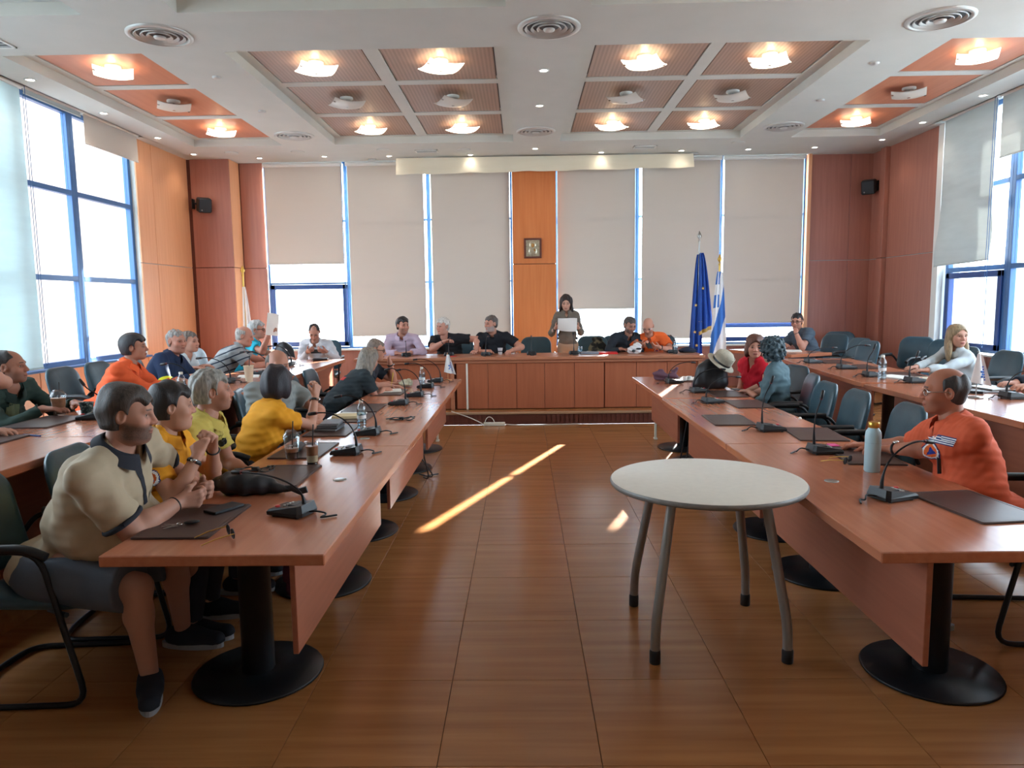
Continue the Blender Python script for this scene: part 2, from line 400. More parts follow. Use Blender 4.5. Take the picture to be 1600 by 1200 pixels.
# ---- lamps
def dish():
    m3 = MB(); n = 12; a = .178
    def z(x, y): return 0.8 * (x * x + y * y) - .1
    for k, off in ((0, 0), (1, .006)):
        P = [[(a * (2 * i / n - 1), a * (2 * j / n - 1), z(a * (2 * i / n - 1), a * (2 * j / n - 1)) + off) for j in range(n + 1)] for i in range(n + 1)]
        if k == 0: P = P[::-1]
        m3.grid(P)
    return m3
DISH = dish().mesh('glass_shade', M['lamp_on']); DISH2 = dish().mesh('glass_shade', M['lamp_off'])
m3 = MB(); m3.lathe([(.075, 0), (.075, -.02), (.05, -.03)], 16); LB = m3.mesh('lamp_base', M['white_metal'])
m3 = MB(); m3.lathe([(.012, -.03), (.012, -.105), (.018, -.112)], 8); LS = m3.mesh('stem', M['chrome'])
m3 = MB(); m3.box((-.012, -.008, -.008), (.012, .008, .012), .003); LC = m3.mesh('clip', M['chrome'])
ROWN = ['nearest row', 'middle row', 'far row', 'row above the picture edge']
lamp_cols = [(-4.05, 'coffer by the open window'), (-2.02, 'second column from the open window'), (-.78, 'third column from the open window'), (1.23, 'fourth column from the open window'), (2.46, 'fifth column from the open window'), (4.48, 'coffer by the flag side wall')]
for cxi, (lx, cname) in enumerate(lamp_cols):
    for ri, ly in enumerate((7.46, 8.72, 10.05, 5.15)):
        on = ri != 1
        t_ = thing('ceiling_lamp', f'{"lit" if on else "unlit"} glass ceiling lamp, {ROWN[ri]}, {cname}', 'ceiling lamp', (lx, ly, 3.985), 0, 'curved glass ceiling lamps')
        link('lamp_base', LB, t_); link('stem', LS, t_)
        s_ = link('glass_shade', DISH if on else DISH2, t_, (0, 0, -.012), math.radians(28 if cxi < 3 else -28))
        for q in ((.165, .10), (-.165, -.10)): link('clip', LC, s_, (q[0], q[1], -.072))
        if on:
            l = bpy.data.lights.new('lamp_bulb', 'POINT'); l.energy = 1.1; l.color = (1, .66, .34); l.shadow_soft_size = .03
            lo = bpy.data.objects.new('lamp_bulb', l); lo.location = (0, -.02, -.055); lo.parent = t_; COL.objects.link(lo)
# ---- recessed spots
m3 = MB(); m3.lathe([(.055, 0), (.055, -.006), (.042, -.008), (.036, .0)], 20, cap0=False, cap1=False); SP1 = m3.mesh('trim_ring', M['white_metal'])
m3 = MB(); m3.lathe([(.001, -.003), (.036, -.003)], 16, cap0=False, cap1=False); SP2 = m3.mesh('bulb', M['spot_on'])
spots = [(-4.92, 7.5), (-4.93, 8.8), (-4.94, 10.1), (-4.95, 11.2), (-4.08, 11.57), (-3.05, 11.53), (-2.05, 11.57), (-.78, 11.58), (.24, 7.5), (.23, 8.8), (.22, 11.2), (1.25, 11.56), (2.48, 11.52), (3.5, 11.5), (4.49, 11.44), (5.28, 10.97), (5.31, 9.95), (5.31, 8.69)]
wtxt = ['along the large open window', 'along the far blinds', 'in the centre lane', 'along the flag side wall']
ORD = ['first', 'second', 'third', 'fourth', 'fifth', 'sixth', 'seventh', 'eighth', 'ninth', 'tenth']
cnt = [0] * 4
for (x, y) in spots:
    w = 2 if abs(x - .23) < .1 else 0 if x < -4.5 else 3 if x > 5.2 else 1
    lab = f'small recessed spotlight {wtxt[w]}, {ORD[cnt[w]]} from the ' + ('open window corner' if w == 1 else 'camera'); cnt[w] += 1
    t_ = thing('ceiling_spotlight', lab, 'spotlight', (x, y, CE), 0, 'recessed ceiling spotlights')
    link('trim_ring', SP1, t_); link('bulb', SP2, t_)
    l = bpy.data.lights.new('spot_beam', 'SPOT'); l.energy = 1.2 if w == 1 else 5; l.color = (1, .90, .78); l.spot_size = math.radians(115); l.spot_blend = .8; l.shadow_soft_size = .03
    lo = bpy.data.objects.new('spot_beam', l); lo.location = (0, 0, -.02); lo.parent = t_; COL.objects.link(lo)
# ---- round air diffusers
M['diff'] = base_mat('diffuser_metal', srgb(196, 196, 192), .4, .3)
def diff_mesh():
    m3 = MB(); m3.lathe([(.265, 0), (.265, -.012), (.225, -.02), (.222, 0)], 32, cap0=False, cap1=False); return m3.mesh('outer_ring', M['diff'])
DR = diff_mesh(); rings = []
for r in (.205, .155, .105):
    m3 = MB(); m3.lathe([(r - .035, .03), (r, -.018), (r - .006, -.022), (r - .043, .028)], 28, cap0=False, cap1=False); rings.append(m3.mesh('cone_ring', M['diff']))
m3 = MB(); m3.lathe([(.05, -.02), (.045, -.03), (.03, -.034), (.001, -.035)], 20, cap1=False); DC = m3.mesh('centre_cap', M['diff'])
m3 = MB(); m3.lathe([(.001, .005), (.22, .005)], 20, cap0=False, cap1=False); DB = m3.mesh('dark_duct', M['black_plastic'])
for (x, y), lab in zip(((-3.04, 6.37), (.25, 6.36), (3.48, 6.33), (-3.07, 10.1), (.21, 10.08), (3.52, 10.04)), ('near large open window, first row', 'over centre lane, first row', 'near flag side, first row', 'beside open-window coffer, far row', 'over centre lane, far row', 'beside flag-side coffer, far row')):
    t_ = thing('air_diffuser', 'round white ceiling air diffuser with cone rings, ' + lab, 'air diffuser', (x, y, CE), 0, 'round air diffusers')
    link('outer_ring', DR, t_); link('centre_cap', DC, t_); link('dark_duct', DB, t_, (0, 0, -.006))
    for q in rings: link('cone_ring', q, t_)
def grille(x, y, w, d, lab):
    t_ = thing('ceiling_vent', lab, 'vent', (x, y, CE))
    m3 = MB(); e = .02
    for a, b in (((-w, -d), (w, -d + e)), ((-w, d - e), (w, d)), ((-w, -d), (-w + e, d)), ((w - e, -d), (w, d))): m3.box((a[0], a[1], -.012), (b[0], b[1], 0))
    m3.build('frame', M['white_metal'], t_)
    m3 = MB(); m3.box((-w, -d, -.003), (w, d, -.001)); m3.build('backing', M['black_plastic'], t_)
    for k in range(6): m3 = MB(); yy = -d + e + (k + .5) * (2 * d - 2 * e) / 6; m3.box((-w, yy - .004, -.010), (w, yy + .004, -.004)); m3.build('slat', M['diff'], t_)
grille(-1.42, 11.25, .17, .09, 'small rectangular ceiling grille near the open-window end of the screen')
grille(1.86, 11.19, .17, .09, 'small rectangular ceiling grille near the flag end of the screen')
grille(-4.62, 6.4, .2, .2, 'square dark ceiling grille cut by the picture edge above open window')
m3 = MB(); m3.lathe([(.045, 0), (.045, -.012), (.03, -.022), (.001, -.024)], 16, cap1=False); SM = m3.mesh('smoke_detector', M['diff'])
for (x, y), lab in zip(((-3.04, 7.52), (-3.05, 8.82), (3.49, 8.76), (3.48, 7.45)), ('between open-window coffers, nearer one', 'between open-window coffers, farther one', 'between flag-side coffers, farther one', 'between flag-side coffers, nearer one')):
    tag(link('smoke_detector', SM, None, (x, y, CE)), 'small grey ceiling detector ' + lab, 'detector', 'ceiling detectors')
m3 = MB(); m3.lathe([(.1, 0), (.1, -.008), (.09, -.012), (.001, -.012)], 24, cap1=False); CP = m3.mesh('ceiling_cap', M['ceiling'])
for (x, y), lab in zip(((-4.35, 11.15), (-3.35, 11.15), (-2.05, 11.1), (-.85, 11.2), (3.2, 11.0)), ('first from open window', 'second from open window', 'third from open window', 'fourth from open window', 'nearest the flags')):
    tag(link('round_cover', CP, None, (x, y, CE)), 'flat round white ceiling cover plate, ' + lab, 'cover plate', 'ceiling cover plates')
for (x, y), lab in zip(((-2.36, 11.8), (2.72, 11.72)), ('open window end', 'flag end')):
    m3 = MB(); m3.box((-.06, -.03, -.03), (.06, .03, 0), .006); tag(m3.build('ceiling_fixture', M['diff'], None, (x, y, CE)), 'small grey fixture on ceiling edge beyond the screen, ' + lab, 'fixture', 'small ceiling fixtures')

# ---- windows
wi = [0]
def window(p0, u, w, z0, z1, trans, nrm, sash=None, bar=.05):
    """p0: corner on the window plane, u: horizontal unit direction, nrm: into the room"""
    wi[0] += 1; name = 'window_%d' % wi[0]; u = Vector(u); n = Vector(nrm); p0 = Vector(p0)
    R = Matrix((u, n, Vector((0, 0, 1)))).transposed()
    def bx(a0, a1, b0, b1, d0=-.04, d1=.03, mat='frame_blue', nm='frame', par=None, bev=.004):
        m = MB(); m.box((a0, d0, b0), (a1, d1, b1), bev, rot=R, org=p0); return m.build(nm, M[mat], par, kind=None if par else 'structure')
    m = MB()
    for a0, a1, b0, b1 in ((0, bar, z0, z1), (w - bar, w, z0, z1), (bar, w - bar, z0, z0 + bar), (bar, w - bar, z1 - bar, z1)): m.box((a0, -.04, b0), (a1, .03, b1), .004, rot=R, org=p0)
    root = m.build(name, M['frame_blue'], None, kind='structure')
    for t_ in trans: bx(bar, w - bar, t_ - bar / 2, t_ + bar / 2, nm='transom', par=root)
    zz = [z0 + bar] + [q for t_ in trans for q in (t_ - bar / 2, t_ + bar / 2)] + [z1 - bar]
    for k in range(0, len(zz), 2): bx(bar, w - bar, zz[k], zz[k + 1], -.012, -.006, 'glass', 'pane', root, 0)
    if sash:
        m = MB(); a, b = sash; s = .075
        for a0, a1, b0, b1 in ((bar, bar + s, a, b), (w - bar - s, w - bar, a, b), (bar, w - bar, a, a + s), (bar, w - bar, b - s, b)): m.box((a0, -.02, b0), (a1, .055, b1), .006, rot=R, org=p0)
        sh = m.build('sash', M['frame_dark'], root)
        m = MB(); m.box((w / 2 - .05, .055, a + .02), (w / 2 + .05, .075, a + .045), .005, rot=R, org=p0); m.build('handle', M['steel'], sh)
TR = (1.94, 2.95)
FX = [-4.19, -2.86, -1.515, -.15, None, .56, 1.885, 3.235, 4.6]
for k in range(8):
    if FX[k] is None or FX[k + 1] is None: continue
    window((FX[k], 12.06, 0), (1, 0, 0), FX[k + 1] - FX[k], .86, 3.9, TR, (0, -1, 0), sash=(.90, 1.92) if k in (0,) else (.90, 1.2) if k == 7 else None, bar=.03)
LY = [10.06, 8.77, 7.62, 6.47, 5.32, 4.17, 3.02, 1.87, .72, -.43, -1.58]
for k in range(7): window((-5.36, LY[k + 1], 0), (0, 1, 0), LY[k] - LY[k + 1], .92, 3.92, TR, (1, 0, 0), bar=.06)
RY = [9.98, 8.72, 7.57, 6.42, 5.27, 4.12, 2.97, 1.82, .67, -.48, -1.63]
for k in range(7): window((5.76, RY[k], 0), (0, -1, 0), RY[k] - RY[k + 1], .89, 3.92, TR, (-1, 0, 0), sash=(.93, 1.9) if k == 0 else None, bar=.06)
# ---- roller blinds
def blind(p0, u, w, ztop, zbot, n, lab, mat='blind', wob=0, roll=.035, group='far roller blinds', chain=True):
    t_ = thing('roller_blind', lab, 'roller blind', (p0[0], p0[1], zbot), 0, group)
    u = Vector(u); n = Vector(n); m = MB(); nx, nz = 14, 24; P = []
    for j in range(nz + 1):
        row = []
        for i in range(nx + 1):
            s = i / nx; v = j / nz; z = (ztop - zbot) * v
            off = .004 * math.sin(s * 7 + v * 3)
            if wob:
                q = max(0, 1 - v * 2.4)
                off += wob * q * (math.sin(s * 8 + v * 14) * .5 + math.sin(s * 3 + 1) + .3)
                z += wob * .8 * q * (s - .2) * (1 if v < .4 else 0)
            row.append(u * (w * s) + n * off + Vector((0, 0, z)))
        P.append(row)
    m.grid(P); m.grid([[p - n * .003 for p in r] for r in P][::-1]); m.build('fabric', M[mat], t_)
    m = MB()
    if wob: m.tube([P[0][i] for i in range(nx + 1)], .008, 6)
    else: m.tube([u * .0 + n * .0, u * w + n * 0], .011, 8)
    m.build('bottom_bar', M[mat], t_)
    m = MB(); h = Vector((0, 0, ztop - zbot)); m.tube([h - n * .0 + u * -.02, h + u * (w + .02)], roll, 12); m.build('roller', M['white_metal'], t_)
    if chain:
        m = MB(); zb = 1.0 - zbot
        m.tube([h + u * (w + .015) + n * .02, Vector((0, 0, zb)) + u * (w + .015) + n * .02, Vector((0, 0, zb - .03)) + u * (w + .022) + n * .03, Vector((0, 0, zb)) + u * (w + .015) + n * .045, h + u * (w + .015) + n * .045], .0035, 5); m.build('chain', M['frame_blue'], t_)
by = 11.955
for x0, x1, zb, lab in ((-4.15, -2.91, 2.26, 'beige roller blind above the blue sash, half lowered'), (-2.81, -1.58, 1.07, 'beige roller blind behind the lilac shirt, fully lowered'), (-1.46, -.19, .99, 'beige roller blind between lilac shirt bay and wooden pillar'), (.585, 1.84, 1.47, 'beige roller blind behind the standing woman, bottom lifted'), (1.95, 3.205, .97, 'beige roller blind behind the blue floor flag'), (3.27, 4.53, 1.21, 'beige roller blind between the flags and corner panelling')):
    blind((x0, by, 0), (1, 0, 0), x1 - x0, 3.84, zb, (0, -1, 0), lab)
blind((-5.2, 6.5, 0), (0, 1, 0), 1.24, 3.9, .95, (1, 0, 0), 'pale cool roller blind fully lowered at the picture edge by bearded man', 'blind_left', group='side roller blinds')
blind((-5.2, 7.80, 0), (0, 1, 0), .98, 3.92, 3.84, (1, 0, 0), 'rolled-up roller blind above the large open window', 'blind_cool', group='side roller blinds', chain=False)
blind((-5.2, 8.84, 0), (0, 1, 0), 1.2, 3.92, 3.55, (1, 0, 0), 'short lowered roller blind at window top by the corner panelling', 'blind', group='side roller blinds', chain=False)
blind((5.6, 9.93, 0), (0, -1, 0), 1.06, 3.92, 2.0, (-1, 0, 0), 'wrinkled grey roller blind above the sash beside blonde woman', 'blind_cool', wob=.05, group='side roller blinds')
blind((5.6, 8.78, 0), (0, -1, 0), 1.2, 3.92, 3.2, (-1, 0, 0), 'grey roller blind a quarter lowered at the picture edge', 'blind_cool', group='side roller blinds', chain=False)
# ---- rolled projection screen hanging below the ceiling edge
t_ = thing('projection_screen', 'cream cloth-covered projection screen case hung below ceiling edge', 'projection screen', (.36, 11.72, 3.6))
m = MB(); P = []
for j in range(7):
    v = j / 6; P.append([(-2.32 + 4.66 * i / 40, -.10 + .02 * math.sin(i * 1.7) * (1 - v) + .05 * v, .262 * v + .045 * (i / 40) * (1 - v) + .006 * math.sin(i * .8) * (1 - v)) for i in range(41)])
m.grid(P); m.grid([[(p[0], p[1] + .006, p[2]) for p in r] for r in P][::-1]); m.build('cloth', M['screen'], t_)
m = MB(); m.box((-2.3, -.02, .08), (2.32, .08, .2), .02); m.build('case', M['white_metal'], t_)
for x in (-2.2, 2.2): m = MB(); m.box((x - .02, -.02, .19), (x + .02, .02, .27)); m.build('bracket', M['white_metal'], t_)
# ---- outside: neighbouring blocks seen through the side windows
M['stucco'] = noisy('outside_stucco', srgb(150, 146, 142), srgb(158, 154, 150), 1.5, rough=.9)
M['stucco2'] = noisy('outside_pink_stucco', srgb(186, 160, 146), srgb(194, 168, 154), 1.5, rough=.9)
M['conc'] = noisy('outside_concrete', srgb(116, 124, 128), srgb(126, 134, 138), 2, rough=.9)
M['wgl'] = base_mat('outside_window_glass', srgb(60, 76, 92), .1)
t_ = thing('outside_wing', 'pinkish rendered wing of the building just outside the large window', 'building', (-7.4, 11.4, -4))
m = MB(); m.box((-1.6, -.75, 0), (1.6, .8, 14)); m.build('wall', M['stucco2'], t_)
m = MB(); m.box((-1.7, -.85, 14), (1.7, .9, 14.2)); m.build('roof_edge', M['stucco'], t_)
t_ = thing('outside_house', 'pale flat-roofed house with balcony rail beyond the large window', 'building', (-22, 30, -6))
m = MB(); m.box((-9, -2, 0), (3, 6, 8.6)); m.box((-9, -4, 0), (1.2, -2, 5.2)); m.build('wall', M['stucco'], t_)
m = MB(); m.box((-9.2, -2.2, 8.6), (3.2, 6.2, 8.85)); m.build('roof', M['conc'], t_)
for x, z in ((-1.2, 6.4), (-4.4, 6.4), (-7.4, 6.4), (-6, 3)):
    m = MB(); m.box((x - .6, -2.06 if z > 4 else -4.06, z - .7), (x + .6, -2.0 if z > 4 else -4, z + .7)); f = m.build('window', M['conc'], t_)
    m = MB(); m.box((x - .5, -2.08 if z > 4 else -4.08, z - .6), (x + .5, -2.05 if z > 4 else -4.05, z + .6)); m.build('pane', M['wgl'], f)
m = MB()
for k in range(18): x = -9 + k * .6; m.box((x, -4, 5.2), (x + .04, -3.96, 6.2))
m.box((-9, -4.02, 6.2), (1.2, -3.95, 6.27)); m.box((-9, -4.02, 5.7), (1.2, -3.97, 5.74)); rail = m.build('balcony_rail', M['wgl'], t_); rail['kind'] = 'stuff'
t_ = thing('outside_roof', 'low grey rooftop with aerial outside the large window', 'building', (-17, 18, -6))
m = MB(); m.box((-7, -3, 0), (3.2, 4, 6.3)); m.build('wall', M['conc'], t_)
m = MB(); m.tube([(-1, -2, 6.3), (-1, -2, 8.9)], .03, 6); m.tube([(-1.6, -2, 8.7), (-.2, -2, 8.7)], .02, 5); m.build('aerial', M['steel'], t_)
t_ = thing('outside_block', 'distant apartment block with balconies beyond the sash window', 'building', (42, 50, -8))
m = MB(); m.box((-8, -4, 0), (8, 4, 13)); m.build('wall', M['stucco'], t_)
for z in (3, 6, 9):
    m = MB(); m.box((-5, -5.2, z), (-1.5, -4, z + .9)); m.box((1.5, -5.2, z), (5, -4, z + .9)); m.build('balcony', M['conc'], t_)
    m = MB(); m.box((-4.5, -4.1, z + .9), (-2, -4, z + 2.4)); m.box((2, -4.1, z + .9), (4.5, -4, z + 2.4)); m.build('window', M['wgl'], t_)
m = MB(); m.box((-120, -60, -9), (120, 160, -6)); struct('ground_outside', m, M['conc'])
# ================================================================= furniture
def pillow(outl, th, crown=.012, edge=.018, place=lambda x, y, z: (x, y, z), mi=0, m=None):
    """padded panel from a closed 2-D outline, thickness along the third axis"""
    m = m or MB(); n = len(outl); cx = sum(p[0] for p in outl) / n; cy = sum(p[1] for p in outl) / n
    sx = max(abs(p[0] - cx) for p in outl); sy = max(abs(p[1] - cy) for p in outl)
    lay = [(-th / 2 - crown, .45), (-th / 2 - crown * .75, .75), (-th / 2, None, edge), (-th / 2 + edge * .35, None, edge * .3), (-th / 2 + edge, None, 0), (th / 2 - edge, None, 0), (th / 2 - edge * .35, None, edge * .3), (th / 2, None, edge), (th / 2 + crown * .75, .75), (th / 2 + crown, .45)]
    v = []; f = []
    for L in lay:
        for p in outl:
            if L[1] is not None: q = (cx + (p[0] - cx) * L[1], cy + (p[1] - cy) * L[1])
            else: q = (cx + (p[0] - cx) * (1 - L[2] / sx), cy + (p[1] - cy) * (1 - L[2] / sy))
            v.append(place(q[0], q[1], L[0]))
    for i in range(len(lay) - 1):
        for k in range(n): k2 = (k + 1) % n; f.append((i * n + k, i * n + k2, (i + 1) * n + k2, (i + 1) * n + k))
    f.append(tuple(range(n))[::-1]); f.append(tuple(range((len(lay) - 1) * n, len(lay) * n)))
    m.add(v, f, mi, True); return m
def rrect(w, h, r, n=5, cx=0, cy=0, rt=None):
    out = []
    for (sx, sy, a0) in ((1, 1, 0), (-1, 1, 90), (-1, -1, 180), (1, -1, 270)):
        rr = rt if (rt and sy > 0) else r
        for k in range(n + 1):
            a = math.radians(a0 + 90 * k / n); out.append((cx + sx * (w / 2 - rr) + rr * math.cos(a), cy + sy * (h / 2 - rr) + rr * math.sin(a)))
    return out
# ---- visitor chair (faces +y)
def chair_parts():
    P = {}
    P['seat'] = (pillow(rrect(.47, .46, .07), .055, .014, .022, lambda x, y, z: (x, y + .02, .415 + z + (.012 if y < 0 else 0))).mesh('seat', M['leather']), None)
    tl = math.radians(12)
    P['backrest'] = (pillow(rrect(.46, .44, .07, 6, 0, 0, .12), .045, .016, .02, lambda x, y, z: (x, -.215 - z * math.cos(tl) - (y + .2) * math.sin(tl) - .03 * (1 - (x / .25) ** 2), .69 + y * math.cos(tl) + .0 * z)).mesh('backrest', M['leather']), None)
    for sx in (-1, 1):
        pts = fillet([(sx * .235, -.26, .56), (sx * .275, -.20, .655), (sx * .275, .12, .655), (sx * .27, .26, .014), (sx * .265, -.26, .014), (sx * .1, -.29, .014), (0, -.29, .014)], .09, 5)
        m = MB(); m.tube(pts, .0125, 8); m.tube([(sx * .27, .205, .39), (sx * .2, .1, .385), (0, .1, .383)], .011, 6); P['side_frame' + str(sx)] = (m.mesh('side_frame', M['black_metal']), None)
        m = MB(); m.tube(fillet([(sx * .275, -.17, .667), (sx * .275, .07, .667), (sx * .276, .15, .63)], .06, 4), [.014] * 6 + [.012] * 0 if False else .019, 8); P['armrest' + str(sx)] = (m.mesh('armrest', M['black_plastic']), None)
    return P
CH = chair_parts()
def chair(x, y, z, deg, label, mat=None):
    """deg: direction the sitter faces, 0 = +x, 90 = +y"""
    t_ = thing('visitor_chair', label, 'chair', (x, y, z), math.radians(deg - 90), 'padded visitor chairs')
    for k, (me, _) in CH.items():
        o = link(me.name.split('.')[0], me, t_)
    return t_
# ---- desks
def desk(x0, x1, y0, y1, z, top, inner, label, cols, panel_y, zp, name='conference_desk', rz=0, org=None, grommets=()):
    """inner: x of the modesty panel"""
    cx, cy = (x0 + x1) / 2, (y0 + y1) / 2
    t_ = thing(name, label, 'desk', (org or (cx, cy))[:2] + (z,), rz, 'conference desks')
    L = lambda a, b, c: (a - cx, b - cy, c)
    m = MB(); m.box(L(x0, y0 + .002, top - .042), L(x1, y1 - .002, top), .004); m.build('tabletop', M['desk'], t_)
    m = MB(); m.box(L(inner - .011, panel_y[0], zp), L(inner + .011, panel_y[1], top - .042), .002); m.build('modesty_panel', M['desk_edge'], t_)
    for (lx, ly) in cols:
        m = MB(); m.lathe([(.068, .02), (.068, top - .07), (.11, top - .045)], 20, L(lx, ly, 0)); m.build('leg_column', M['black_metal'], t_)
        m = MB(); m.lathe([(.27, 0), (.275, .006), (.27, .014), (.09, .024)], 36, L(lx, ly, 0)); m.build('leg_base', M['black_metal'], t_)
    for (gx, gy) in grommets:
        m = MB(); m.lathe([(.034, 0), (.034, .002), (.028, .004), (.001, .0035)], 18, L(gx, gy, top), cap1=False); m.build('cable_grommet', M['steel'], t_)
    return t_
DT = .715
DL = [2.474, 4.43, 6.39, 8.345]
desk(-1.527, -.714, DL[0], DL[1], 0, DT, -.88, 'cherry laminate desk in front of big man in beige polo', [(-1.17, 2.99), (-1.17, 4.02)], (2.62, 4.24), .27, grommets=[(-.934, 3.57)])
desk(-1.527, -.714, DL[1], DL[2], 0, DT, -.88, 'cherry laminate desk in front of women in yellow polo and closed notebooks', [(-1.17, 4.95), (-1.17, 5.93)], (4.56, 6.13), .27, grommets=[(-1.05, 4.69)])
desk(-1.527, -.714, DL[2], DL[3], 0, DT, -.88, 'cherry laminate desk under the small white desk flag by the podium', [(-1.17, 6.87), (-1.17, 7.8)], (6.45, 8.0), .27)
desk(1.243, 2.055, 2.453, 4.39, 0, DT, 1.44, 'cherry laminate desk in front of bald man in orange polo with bottle', [(1.73, 2.97), (1.73, 4.1)], (2.5, 4.2), .27, grommets=[(1.49, 3.453)])
desk(1.243, 2.055, 4.395, 6.46, 0, DT, 1.44, 'cherry laminate desk before three empty teal chairs', [(1.73, 4.9), (1.73, 5.9)], (4.3, 6.2), .27)
desk(1.263, 2.055, 6.485, 8.36, 0, DT, 1.44, 'cherry laminate desk under black handbag with straw hat', [(1.73, 7.05), (1.73, 7.75)], (6.65, 8.0), .27)
OT = .715
for k, (a, b, lab) in enumerate(((2.05, 3.977, 'window-side desk nearest the camera beside man in green jacket'), (3.98, 5.65, 'window-side desk under the iced coffee cup and grey pads'), (5.653, 7.6, 'window-side desk before man in navy firefighter jacket'), (7.603, 9.5, 'window-side desk before man in white shirt with phone'))):
    desk(-3.15, -2.346, a, b, PL, OT, -2.50, lab, [(-2.75, a + .5), (-2.75, b - .4)], (a + .08, b - .05), .06)
desk(2.86, 3.66, 2.2, 4.12, PL, OT, 2.99, 'flag-side desk at the picture edge beyond orange polo man', [(3.3, 2.7), (3.3, 3.6)], (2.15, 3.9), .06)
desk(2.86, 3.66, 4.123, 6.08, PL, OT, 2.99, 'flag-side desk with the small white desk flag and metal pole', [(3.3, 4.5), (3.3, 5.4)], (4.05, 5.8), .06)
desk(2.86, 3.66, 6.12, 8.7, PL, OT, 2.99, 'flag-side desk before blonde woman with clear water bottle', [(3.3, 6.6), (3.3, 8.0)], (6.2, 8.5), .06, rz=-.085, org=(3.39, 7.42))
ca = math.atan2(-1.09, .5)     # corner desk: its front edge runs from (2.8,10.09) to (3.3,9.0)
desk(-.6, .6, 0, .72, PL, OT, -.35, 'angled corner desk with papers before smiling man in grey shirt', [(0, .36)], (.2, .5), .06, rz=ca, org=(3.20 + .36 * .909, 9.88 + .36 * .417))
# ---- podium desk
t_ = thing('podium_desk', 'long cherry panelled council desk on the podium', 'desk', (.08, 9.65, PL))
m = MB(); m.box((-2.34, -.06, .665), (2.34, .72, .705), .006); m.build('desktop', M['podium_top'], t_)
m = MB(); m.box((-2.30, -.03, .625), (2.31, .66, .664), .004); m.build('apron', M['podium_top'], t_)
m = MB(); m.box((-2.28, .03, 0), (2.29, .06, .625)); m.build('carcass', M['dark_wood'], t_)
for x0, x1, yf in ((-2.28, -1.83, .008), (-1.825, -1.4, .008), (-1.395, -1.06, .008), (-.97, -.555, -.012), (-.55, -.17, -.012), (-.165, .205, -.012), (.21, .605, -.012), (.61, 1.0, -.012), (1.015, 1.435, .008), (1.44, 1.845, .008), (1.85, 2.25, .008)):
    m = MB(); m.box((x0, yf, .01), (x1, .03, .622), .003); m.build('front_panel', M['podium'], t_)
for x in (-1.055, 2.255):
    m = MB(); m.box((x, -.02, 0), (x + .05, .05, .625), .003); m.build('post', M['podium_top'], t_)
m = MB(); m.box((-2.3, .0, 0), (-2.27, .6, .625)); m.build('end_panel', M['podium'], t_)
m = MB(); m.box((2.28, .05, 0), (2.305, .6, .625)); m.build('end_panel', M['podium'], t_)
# ---- round table
M['rt_top'] = noisy('greige_laminate', srgb(218, 212, 200), srgb(224, 218, 206), 30, rough=.42)
M['rt_edge'] = noisy('grey_table_edge', srgb(120, 116, 112), srgb(132, 128, 124), 40, rough=.4)
M['gunmetal'] = noisy('gunmetal_tube', srgb(136, 132, 128), srgb(150, 146, 140), 18, (1, 1, .2), .36, .45)
t_ = thing('round_table', 'round greige-topped table with four bent grey metal legs in the aisle', 'table', (.862, 3.36, 0))
m = MB(); m.lathe([(.42, .727), (.447, .730), (.452, .738), (.452, .748), (.447, .754)], 64, cap1=False); m.build('edge_band', M['rt_edge'], t_)
m = MB(); m.lathe([(.447, .754), (.440, .757), (.001, .7575)], 64, cap0=False, cap1=False); m.build('tabletop', M['rt_top'], t_)
m = MB(); m.box((-.2, -.2, .70), (.2, .2, .728), .01); m.build('underframe', M['black_metal'], t_)
for sx, sy in ((-1, 1), (-1, -1), (1, 1), (1, -1)):
    tx, ty = sx * .205, sy * .215; bx, by_ = sx * .292, sy * .305
    m = MB(); m.tube(fillet([(tx, ty, .728), (bx - sx * .003, by_ - sy * .003, .17), (bx, by_, .03)], .06, 5), .0215, 14); lg = m.build('leg', M['gunmetal'], t_)
    m = MB(); m.lathe([(.0235, 0), (.025, .004), (.025, .056), (.022, .062)], 14, (bx, by_, 0)); m.build('foot_cap', M['black_plastic'], lg)
# ---- wall speakers
for x, y, z, rz, dx, lab in ((-4.98, 11.52, 3.17, 35, -.18, 'small black wall speaker by the large open window corner'), (5.50, 11.78, 3.33, -35, .15, 'small black wall speaker in the corner by the flags')):
    t_ = thing('wall_speaker', lab, 'speaker', (x, y, z), 0, 'black wall speakers')
    R = Matrix.Rotation(math.radians(rz), 3, 'Z') @ Matrix.Rotation(math.radians(14), 3, 'X')
    m = MB(); m.box((-.10, -.12, -.11), (.10, .06, .11), .02, rot=R); m.build('cabinet', M['black_plastic'], t_)
    m = MB(); m.box((-.088, -.128, -.098), (.088, -.118, .098), .004, rot=R); m.build('grille', M['leather_dark'], t_)
    m = MB(); m.ball(R @ Vector((-.05, -.13, -.07)), .012, 8, 6); m.build('badge', M['steel'], t_)
    m = MB(); m.tube([R @ Vector((0, .05, 0)), (dx * .6, .03, .02), (dx, .05, .03)], .016, 8); m.box((dx - .015, -.0, -.06), (dx + .015, .08, .1), .01); m.build('bracket', M['black_metal'], t_)
